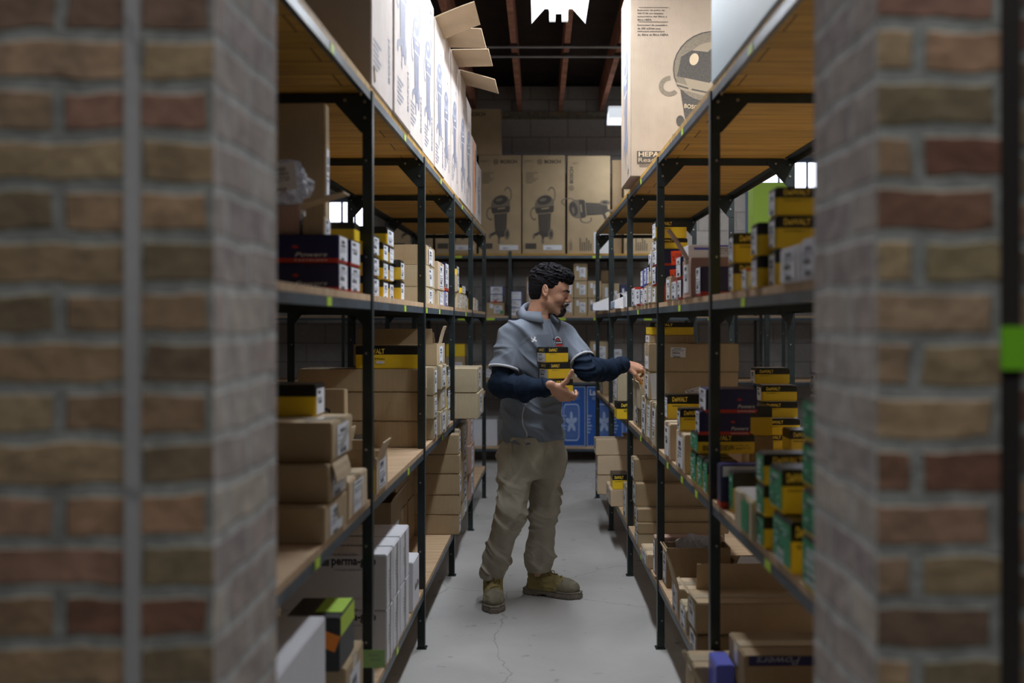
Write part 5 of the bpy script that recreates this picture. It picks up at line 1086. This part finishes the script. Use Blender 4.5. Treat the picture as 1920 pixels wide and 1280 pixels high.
hair = f.mesh('hair', ['hair'], PM)
F3 = Field(ar(.02,.20,.0018), ar(4.98,5.20,.0022), ar(1.40,1.62,.0018)); f = F3
f.ell(h(.079,0,-.099),(.025,.030,.020),.010,R=RH); f.ell(h(.060,0,-.108),(.025,.034,.012),.010,R=RH); f.ell(h(.098,0,-.083),(.010,.012,.012),.006,R=RH)
for s_ in (1,-1):
    f.cone(h(.108,s_*.004,-.048),h(.099,s_*.023,-.055),.0042,.0038,.003); f.cone(h(.099,s_*.023,-.055),h(.088,s_*.027,-.085),.0036,.006,.004)
f.displace(lambda X,Y,Z: ridge(vn(X*240,Y*240,Z*140,4))*.002, .02)
f.mesh('beard', ['beard'], PM)
for s_ in (1,-1):
    f = Field(ar(.04,.20,.0018), ar(4.98,5.20,.0022), ar(1.54,1.66,.0018)); f.cone(h(.0985,s_*.014,.0155),h(.093,s_*.032,.021),.0042,.0040,.002); f.cone(h(.093,s_*.032,.021),h(.079,s_*.052,.015),.0040,.0022,.002)
    f.displace(lambda X,Y,Z: ridge(vn(X*240,Y*240,Z*140,4))*.001, .02); f.mesh('eyebrow', ['beard'], PM)
# ---- navy undershirt sleeves (both arms) with cuffs
def sleeve(name, sh, el, wr, r, seed, lo, hi):
    f = Field(ar(lo[0],hi[0],.0038), ar(lo[1],hi[1],.0038), ar(lo[2],hi[2],.0038))
    f.cone(sh*.30+el*.70, el, r[0], r[1], .02); m_ = el*.5+wr*.5+np.array((0,0,-.012)); f.cone(el, m_, r[1], r[2], .02); f.cone(m_, wr, r[2], r[3], .02)
    d = (wr-el)/np.linalg.norm(wr-el)
    def wfn(X,Y,Z):
        t = (X-el[0])*d[0]+(Y-el[1])*d[1]+(Z-el[2])*d[2]; tt = np.where(t>0, t, (Z-el[2]))
        n = ridge(vn(tt*24+2.2*vn(X*9,Y*9,Z*9,seed), Y*7+X*3, Z*9, seed)); n2 = ridge(vn(tt*50,Y*16,Z*20,seed+3))
        return n*.012+n2*.003-.004
    f.displace(wfn, .035)
    f.cone(wr-d*.012, wr+d*.006, r[3]*.95, r[3]*.93, .004)
    f.clip(lambda X,Y,Z: (X-wr[0])*d[0]+(Y-wr[1])*d[1]+(Z-wr[2])*d[2]-.010)
    return f.mesh(name, ['navy_sleeve'], PM)
sleeve('undershirt_sleeve', Rsh, Rel, Rwr, (.058,.056,.055,.036), 11, (-.36,4.70,1.0), (.12,5.10,1.42))
sleeve('undershirt_sleeve', Lsh, Lel, Lwr, (.054,.055,.050,.035), 23, (.06,4.90,1.08), (.50,5.32,1.40))
# ---- polo shirt
F4 = Field(ar(-.34,.32,.0040), ar(4.84,5.40,.0045), ar(.80,1.52,.0040)); f = F4
f.loft([(.805,-.038,5.115,.172,.128),(.86,-.040,5.115,.174,.132),(.96,-.040,5.11,.166,.130),(1.08,-.038,5.11,.166,.130),(1.18,-.032,5.11,.178,.132),(1.28,-.022,5.11,.188,.130),(1.36,-.015,5.11,.172,.112),(1.41,-.010,5.11,.130,.090),(1.445,-.006,5.11,.085,.074)], LV, FV, .02)
Rse = Rsh*.30+Rel*.70+np.array((.004,0,0)); Lse = Lsh*.24+Lel*.76
dR = (Rel-Rsh)/np.linalg.norm(Rel-Rsh); dL = (Lel-Lsh)/np.linalg.norm(Lel-Lsh)
def capped(a, b, r1, r2, k):
    a = np.array(a); b = np.array(b); ab = b-a; L = np.linalg.norm(ab); u = ab/L
    def fn(X,Y,Z):
        px,py,pz = X-a[0],Y-a[1],Z-a[2]; t = px*u[0]+py*u[1]+pz*u[2]; tc = np.maximum(t,0); dx,dy,dz = px-tc*u[0],py-tc*u[1],pz-tc*u[2]
        return np.maximum(np.sqrt(dx*dx+dy*dy+dz*dz)-(r1+(r2-r1)*np.clip(t/L,0,1)), t-L)
    R_ = max(r1,r2)+.02; f.put(fn, np.minimum(a,b)-R_, np.maximum(a,b)+R_, k)
capped(Rsh+np.array((.010,0,-.004)), Rse, .064,.070,.03); capped(Lsh+np.array((-.012,0,-.004)), Lse, .062,.061,.03)
f.cone(np.array((-.01,5.11,1.40)), Rsh+np.array((.006,0,.004)), .066,.058,.03); f.cone(np.array((-.01,5.11,1.40)), Lsh+np.array((-.005,0,.002)), .066,.058,.03)
dR = (Rel-Rsh)/np.linalg.norm(Rel-Rsh); dL = (Lel-Lsh)/np.linalg.norm(Lel-Lsh)
def pol(X,Y,Z):
    u = X*LV[0]+(Y-5.11)*LV[1]; low = mn(-Z,-1.12,-.90)
    a = ridge(vn(X*6+Z*5, Y*5, Z*13+X*10+2*vn(X*7,Y*7,Z*7), 31))*.014
    b = ridge(vn(u*15+Z*3, Y*3, Z*3.2+1.5*vn(X*6,Y*6,Z*6,9), 33))*.010*mn(Z,1.05,1.2)*mn(-Z,-1.42,-1.3)
    c = ridge(vn(X*4, Y*4, Z*24+X*8+2*vn(X*8,Y*8,Z*8,3), 35))*.012*low
    # folds fanning from the armpit of the lowered arm
    ax_ = Rsh+np.array((.035,-.02,-.07)); dx,dz = X-ax_[0], Z-ax_[2]; r = np.sqrt(dx*dx+dz*dz); th = np.arctan2(dz,dx)
    e = ridge(vn(th*2.1+.4*vn(X*9,Y*9,Z*9,2), r*3, 0*X, 41))*.010*np.exp(-((r-.13)/.07)**2)*mn(-Z,-1.36,-1.30)
    return a+b+c+e-.012
f.displace(pol, .04)
f.clip(lambda X,Y,Z: .815+.006*np.sin(X*22)-Z+0*Y)
shirt = f.mesh('polo_shirt', ['polo','polo_dark'], PM)
# sleeve hems, trim piping
def band(name, c, d, r, w_, m, n=36, q=1.0, th=.003, axis=None):
    d = Vector(d).normalized(); u = Vector(axis).normalized() if axis is not None else d.orthogonal().normalized(); u = (u-d*u.dot(d)).normalized(); v = d.cross(u); bm = bmesh.new(); R = []
    for i in range(n):
        t = 2*math.pi*i/n; e = u*math.cos(t)+v*math.sin(t)*q
        R.append([bm.verts.new(Vector(c)+e*rr+d*ww) for rr,ww in ((r-.004,-w_/2),(r+th,-w_/2),(r+th,w_/2),(r-.004,w_/2))])
    for i in range(n):
        a,b = R[i],R[(i+1)%n]
        for k in range(4): bm.faces.new((a[k],b[k],b[(k+1)%4],a[(k+1)%4]))
    fixn(bm); return mesh_obj(name, bm, [m], smooth=True)
for nm,c,d,r in (('right',Rse-dR*.002,dR,.0765),('left',Lse-dL*.002,dL,.066)):
    o = band('sleeve_hem', c, d, r, .012, 'polo_trim'); o.parent = shirt; o['label'] = 'pale grey sleeve hem'
bvh = BVHTree.FromPolygons([v.co for v in shirt.data.vertices], [p.vertices for p in shirt.data.polygons])
def on_shirt(pt, d=None):
    if d is not None:
        r = bvh.ray_cast(Vector(pt), Vector(d).normalized())
        if r[0] is not None: return r[0], r[1]
    r = bvh.find_nearest(Vector(pt)); return r[0], r[1]
def strip(name, pts, w_, m, lift=.0015):
    bm = bmesh.new(); R = []; P = [on_shirt(p, d) for p,d in pts]
    for i,(c,n) in enumerate(P):
        t = (P[min(i+1,len(P)-1)][0]-P[max(i-1,0)][0]).normalized(); s_ = t.cross(n).normalized()*w_/2
        R.append([bm.verts.new(c-s_-n*.002),bm.verts.new(c-s_+n*lift),bm.verts.new(c+s_+n*lift),bm.verts.new(c+s_-n*.002)])
    for a,b in zip(R[:-1],R[1:]):
        for k in range(4): bm.faces.new((a[k],b[k],b[(k+1)%4],a[(k+1)%4]))
    fixn(bm); return mesh_obj(name, bm, [m], shirt, smooth=True)
c0 = np.array((-.035,5.11,0))
sd = -(LV*.80+FV*-.60)
o = strip('side_piping', [(tuple(c0+np.array((0,0,z))+sd*.4+np.array((.012*math.sin(z*38),0,0))), tuple(-sd)) for z in np.linspace(.835,1.10,22)], .007, 'polo_trim'); o['label'] = 'pale piping down the side'
fd = FV*.93+LV*.12
o = strip('placket', [(tuple(c0+np.array((.02,0,z))+fd*.4), tuple(-fd)) for z in np.linspace(1.24,1.405,12)], .026, 'polo', .003)
for z in (1.27,1.335):
    c,n = on_shirt(tuple(c0+np.array((.02,0,z))+fd*.4), tuple(-fd)); bm = bmesh.new(); add_cyl(bm, c+n*.002, c+n*.0055, .0052, 12); mesh_obj('button', bm, ['polo_dark'], shirt)
# collar
bm = bmesh.new(); nseg = 40; cc = neckb+np.array((-.006,.0,.004)); R = []
for i in range(nseg+1):
    t = math.radians(22+316*i/nseg); back = -math.cos(t)       # gap at the front
    dirv = FV*math.cos(t)+LV*math.sin(t); hgt = .040*max(0,back)+.0
    c = Vector(cc+np.array((0,0,hgt))); dv = Vector(dirv); opn = abs(math.degrees(t)-180)/158
    top = c+dv*.068+Vector((0,0,.018-.010*opn)); fold = c+dv*.075+Vector((0,0,.021-.010*opn)); out = c+dv*(.104+.020*opn)+Vector((0,0,-.014-.030*opn**2)); inn = c+dv*(.096+.020*opn)+Vector((0,0,-.019-.030*opn**2)); base = c+dv*.068+Vector((0,0,-.035))
    R.append([bm.verts.new(p) for p in (base,top,fold,out,inn)])
for a,b in zip(R[:-1],R[1:]):
    for k in range(4): bm.faces.new((a[k],b[k],b[k+1],a[k+1]))
    bm.faces.new((a[4],b[4],b[0],a[0]))
bm.faces.new(R[0]); bm.faces.new(R[-1][::-1]); fixn(bm); mesh_obj('collar', bm, ['polo'], shirt, smooth=True)
# chest emblems, wrapped on the cloth
def emblem(name, ctr, size, shapes, d):
    d = Vector(d).normalized(); up = Vector((0,0,1)); R_ = d.cross(up).normalized()*1.0; bm = bmesh.new(); mats = []
    for pts,m,l in shapes:
        if m not in mats: mats.append(m)
        vs = []
        for x,y in pts:
            c,n = on_shirt(tuple(Vector(ctr)+R_*x*size+up*y*size-d*.5), tuple(d)); vs.append(bm.verts.new(c+n*l))
        fc = bm.faces.new(vs); fc.material_index = mats.index(m)
    return mesh_obj(name, bm, mats, shirt)
cd = -(FV*.6+np.array((0,-1,0))*.6)
c,_ = on_shirt(tuple(w3(1001,636,4.5)), (w3(1001,636,5)-w3(1001,636,4.5)))
o = emblem('chest_logo', c, .020, [([(-.75,.75),(-.45,.15),(-.1,.1),(.1,.35),(.15,.9),(.3,.45),(.75,.75),(.55,.2),(.3,-.0),(.9,-.35),(.55,-.65),(.1,-.35),(-.3,-.75),(-.75,-.35),(-.25,-.1),(-.7,.1)],'white_print',.0016)], cd); o['label'] = 'small white antler-like logo'
c,_ = on_shirt(tuple(w3(1046,641,4.6)), (w3(1046,641,5)-w3(1046,641,4.6)))
def arc(rx,ry,y0,a0=0,a1=180,n=14): return [(rx*math.cos(math.radians(a0+(a1-a0)*i/n)), y0+ry*math.sin(math.radians(a0+(a1-a0)*i/n))) for i in range(n+1)]
sh_ = [(arc(.85,.95,.05),'white_print',.0014),(arc(.70,.75,.10),'ink',.002),([(-1.1,.08),(1.1,.08),(1.1,-.42),(-1.1,-.42)],'polo_dark',.0022),([(-1.1,-.46),(1.1,-.46),(.9,-.78),(-.9,-.78)],'red_print',.0018)]
for x in (-.42,-.1,.22): sh_.append(([(x,.22),(x+.22,.22),(x+.26,.58),(x+.05,.58)],'red_print',.0028))
for x in np.arange(-.95,.9,.24): sh_.append(([(x,-.26),(x+.15,-.26),(x+.15,-.06),(x,-.06)],'white_print',.003))
o = emblem('chest_badge', c, .027, sh_, cd); o['label'] = 'round-topped red, white and black badge'
# ---- trousers
F5 = Field(ar(-.36,.20,.0038), ar(4.84,5.36,.0042), ar(.125,.885,.0038)); f = F5
f.loft([(.64,-.035,5.115,.150,.115),(.70,-.036,5.115,.162,.125),(.78,-.036,5.115,.160,.122),(.86,-.038,5.115,.150,.110)], LV, FV, .02)
f.cone(Rhp+np.array((0,0,-.01)), Rkn, .098,.072,.025); f.cone(Rkn, w3(930,1050,5.04), .072,.070,.02); f.cone(w3(930,1050,5.04), Ran, .070,.053,.02)
f.cone(Lhp+np.array((0,0,-.01)), Lkn, .096,.066,.025); f.cone(Lkn, w3(1013,1045,5.19), .066,.072,.02); f.cone(w3(1013,1045,5.19), w3(1010,1084,5.205), .070,.056,.02)
def legw(X,Y,Z):
    s1 = mn(-Z,-.34,-.16); kn = np.exp(-((Z-.47)/.10)**2); hp = mn(Z,.60,.76)
    wob = vn(X*8,Y*8,Z*6,50)*2.2
    a = ridge(vn(X*5+Y*4, Y*5, Z*21+X*10+wob, 51))*(.006+.011*s1+.009*kn)+ridge(vn(X*14+Y*9, Y*10, Z*42+X*20+wob*1.5, 57))*(.001+.005*s1+.003*kn)
    b = ridge(vn(X*7, Y*7, Z*9-X*14+wob, 53))*.011*(1-s1*.4)
    c = ridge(vn((X-.0)*16+Z*7, Y*8, Z*6+wob, 55))*.010*hp
    return a+b+c-.010-.002*s1
f.displace(legw, .05)
f.cone(Ran+np.array((0,0,.028)), Ran, .050,.054,.008); f.cone(w3(1010,1084,5.205)+np.array((0,0,.028)), w3(1010,1084,5.205), .053,.057,.008)
hemR, hemL = Ran[2]-.004, w3(1010,1084,5.205)[2]-.004
f.clip(lambda X,Y,Z: np.where(X < -.12, hemR, hemL)+0*Y-Z)
f.clip(lambda X,Y,Z: Z-.845+0*X+0*Y)
trou = f.mesh('trousers', ['khaki'], PM)
bvt = BVHTree.FromPolygons([v.co for v in trou.data.vertices], [p.vertices for p in trou.data.polygons])
# pocket opening and side seam
def tstrip(name, pts, w_, m, lift=.0014):
    bm = bmesh.new(); R = []; P = []
    for p,d in pts:
        r = bvt.ray_cast(Vector(p), Vector(d).normalized())
        if r[0] is not None: P.append((r[0],r[1]))
    for i,(c,n) in enumerate(P):
        t = (P[min(i+1,len(P)-1)][0]-P[max(i-1,0)][0]).normalized(); s_ = t.cross(n).normalized()*w_/2
        R.append([bm.verts.new(c-s_-n*.002),bm.verts.new(c-s_+n*lift),bm.verts.new(c+s_+n*lift),bm.verts.new(c+s_-n*.002)])
    for a,b in zip(R[:-1],R[1:]):
        for k in range(4): bm.faces.new((a[k],b[k],b[(k+1)%4],a[(k+1)%4]))
    fixn(bm); return mesh_obj(name, bm, [m], trou, smooth=True)
sdv = Vector((-.75,-.66,0)).normalized()
tstrip('pocket_edge', [(Vector((-.13+.05*t,5.02,.835-.17*t))+Vector((-.25,-.35,0)), -Vector((-.25,-.35,0))) for t in np.linspace(0,1,10)], .006, 'khaki', .003)
tstrip('fly_seam', [(Vector((.035-.02*t,4.6,.83-.15*t)), Vector((0,1,0))) for t in np.linspace(0,1,10)], .004, 'khaki', .002)
# ---- boots
def boot(name, heel, toe, side, label):
    heel = np.array(heel); toe = np.array(toe); d = toe-heel; L = np.linalg.norm(d[:2]); d = d/np.linalg.norm(d); y = np.array((-d[1],d[0],0)); R = np.stack([d,y,np.array((0,0,1))],1)
    P = lambda a,b,c: np.array((heel[0],heel[1],0))+d*a+y*b+np.array((0,0,c))
    lo = np.minimum(P(-.03,-.08,0),P(L+.04,.08,0)); hi = np.maximum(P(-.03,-.08,0),P(L+.04,.08,0)); lo = np.minimum(lo, np.minimum(P(-.03,.08,0),P(L+.04,-.08,0))); hi = np.maximum(hi, np.maximum(P(-.03,.08,0),P(L+.04,-.08,0)))
    f = Field(ar(lo[0],hi[0],.0027), ar(lo[1],hi[1],.0027), ar(-.006,.21,.0027))
    f.cone(P(.045,0,.045),P(.16,0,.045),.040,.045,.02); f.ell(P(L-.075,0,.050),(.072,.051,.041),.02,R=R); f.cone(P(L*.42,0,.075),P(L*.70,0,.055),.040,.034,.03)
    f.cone(P(.055,0,.06),P(.055,0,.16),.045,.050,.025); f.cone(P(.10,0,.09),P(.065,0,.16),.038,.046,.03)
    f.cone(P(L*.66,-.030,.082),P(L*.66,.030,.082),.003,.003,.008); f.cone(P(L-.14,-.028,.088),P(L-.15,.028,.088),.004,.004,.006)
    f.clip(lambda X,Y,Z: .030-Z+0*X+0*Y); f.clip(lambda X,Y,Z: Z-.172+0*X+0*Y)
    f.displace(lambda X,Y,Z: ridge(vn(X*30,Y*30,Z*45,61))*.004-.001, .03)
    q = L-.105
    up = f.mesh(name, ['boot_leather','boot_toe'], PM, matfn=lambda X,Y,Z: (((X-heel[0])*d[0]+(Y-heel[1])*d[1]) > q+.6*(Z-.06)).astype(int)); up['label'] = label
    f = Field(ar(lo[0],hi[0],.0027), ar(lo[1],hi[1],.0027), ar(-.006,.06,.0027))
    out = [(.0,.034),(.02,.041),(.07,.043),(.12,.039),(.17,.044),(.215,.052),(L-.045,.053),(L-.02,.043),(L+.004,.020)]
    def slab(X,Y,Z):
        a = (X-heel[0])*d[0]+(Y-heel[1])*d[1]; b = (X-heel[0])*y[0]+(Y-heel[1])*y[1]
        hw = np.interp(a, [p[0]-.004 for p in out], [p[1]+.004 for p in out]); dd = np.maximum(np.abs(b)-hw, np.maximum(-.012-a, a-(L+.010)))+0*Z
        top = .036+.006*mn(a,.15,.30)*0; groove = .0035*np.exp(-((Z-.026)/.003)**2)
        dd = dd+groove; arch = np.where((a>.085)&(a<.125), .012-Z, -1.0)
        tread = np.where(np.abs(((a*60)%1)-.5)<.16, .006-Z, -1.0)
        return np.maximum(np.maximum(np.maximum(dd, Z-top), -Z-.0), np.maximum(arch,tread))
    f.put(slab, (lo[0],lo[1],0),(hi[0],hi[1],.05), .002)
    so = f.mesh('boot_sole', ['boot_sole'], up)
    bt = BVHTree.FromPolygons([v.co for v in up.data.vertices], [p.vertices for p in up.data.polygons])
    for k in range(4):
        a0 = L*.66-.026*k; zz = .10+.014*k; bm = bmesh.new(); prev = None
        for b in np.linspace(-.030,.030,9):
            r = bt.find_nearest(Vector(P(a0+(.006 if k%2 else -.006)*b/.03,b,zz+.03))); p_ = r[0]+r[1]*.002
            if prev is not None and (p_-prev).length > 1e-4: add_cyl(bm, prev, p_, .0026, 6)
            prev = p_
        mesh_obj('lace', bm, ['lace'], up, smooth=True)
    bm = bmesh.new()
    for s_ in (1,-1):
        prev = None
        for t in np.linspace(0,1,9):
            p_ = Vector(P(L*.42+.030*t, s_*.034*math.sin(t*3.1), .118-.03*t+.016*math.sin(t*3.1)))
            if prev is not None: add_cyl(bm, prev, p_, .0024, 6)
            prev = p_
    mesh_obj('lace_bow', bm, ['lace'], up, smooth=True)
    return up
def fl2(px,py): D = H*F/(py-CY); return np.array(((px-CX)/F*D, D, 0))
boot('work_boot', (-.243,5.135,0), (-.222,4.862,0), 'R', 'tan work boot pointing at the viewer'); boot('work_boot', (-.066,5.235,0), (.205,5.125,0), 'L', 'tan work boot pointing sideways')
# ---- the three boxes he holds
g = 'yellow boxes held by the man'
th = math.radians(24)
zt = [H-(650-CY)/F*4.92, H-(679-CY)/F*4.92, H-(709.5-CY)/F*4.92, H-(741-CY)/F*4.92]
for i,(xo,n) in enumerate(((1036.5,'top'),(1040.5,'middle'),(1045.5,'bottom'))):
    z1, z0 = zt[i], zt[i+1]; c = W(xo,700,4.93)
    o = put_box('dewalt', c.x, c.y, z0, .122, .105, z1-z0-.001, -1, 'yellow and black box, %s of the three the man holds against his chest' % n, yaw=th, group=g, lab=False, txt=False, tilt=(0,0))
    hh = z1-z0
    place('brand_lettering', text_mesh('DeWALT','yellow_print',.03), o,'F',-.022,hh*.31,.045,hh*.20); place('printed_lines', LINES['black_print'], o,'F',-.018,hh*.05,.045,hh*.05)
    w_,l_,h_,s_ = o['_d']; o['_d'] = (w_,l_,h_,1)
    place('end_label', LABELS[(i*2+1)%7], o,'A',-.002,-h_*.18,.09,h_*.56); place('brand_lettering', text_mesh('DeWALT','yellow_print',.03), o,'A',0,hh*.31,.06,hh*.19)
for o in bpy.data.objects:
    if '_d' in o: del o['_d']
    if '_z1' in o: del o['_z1']
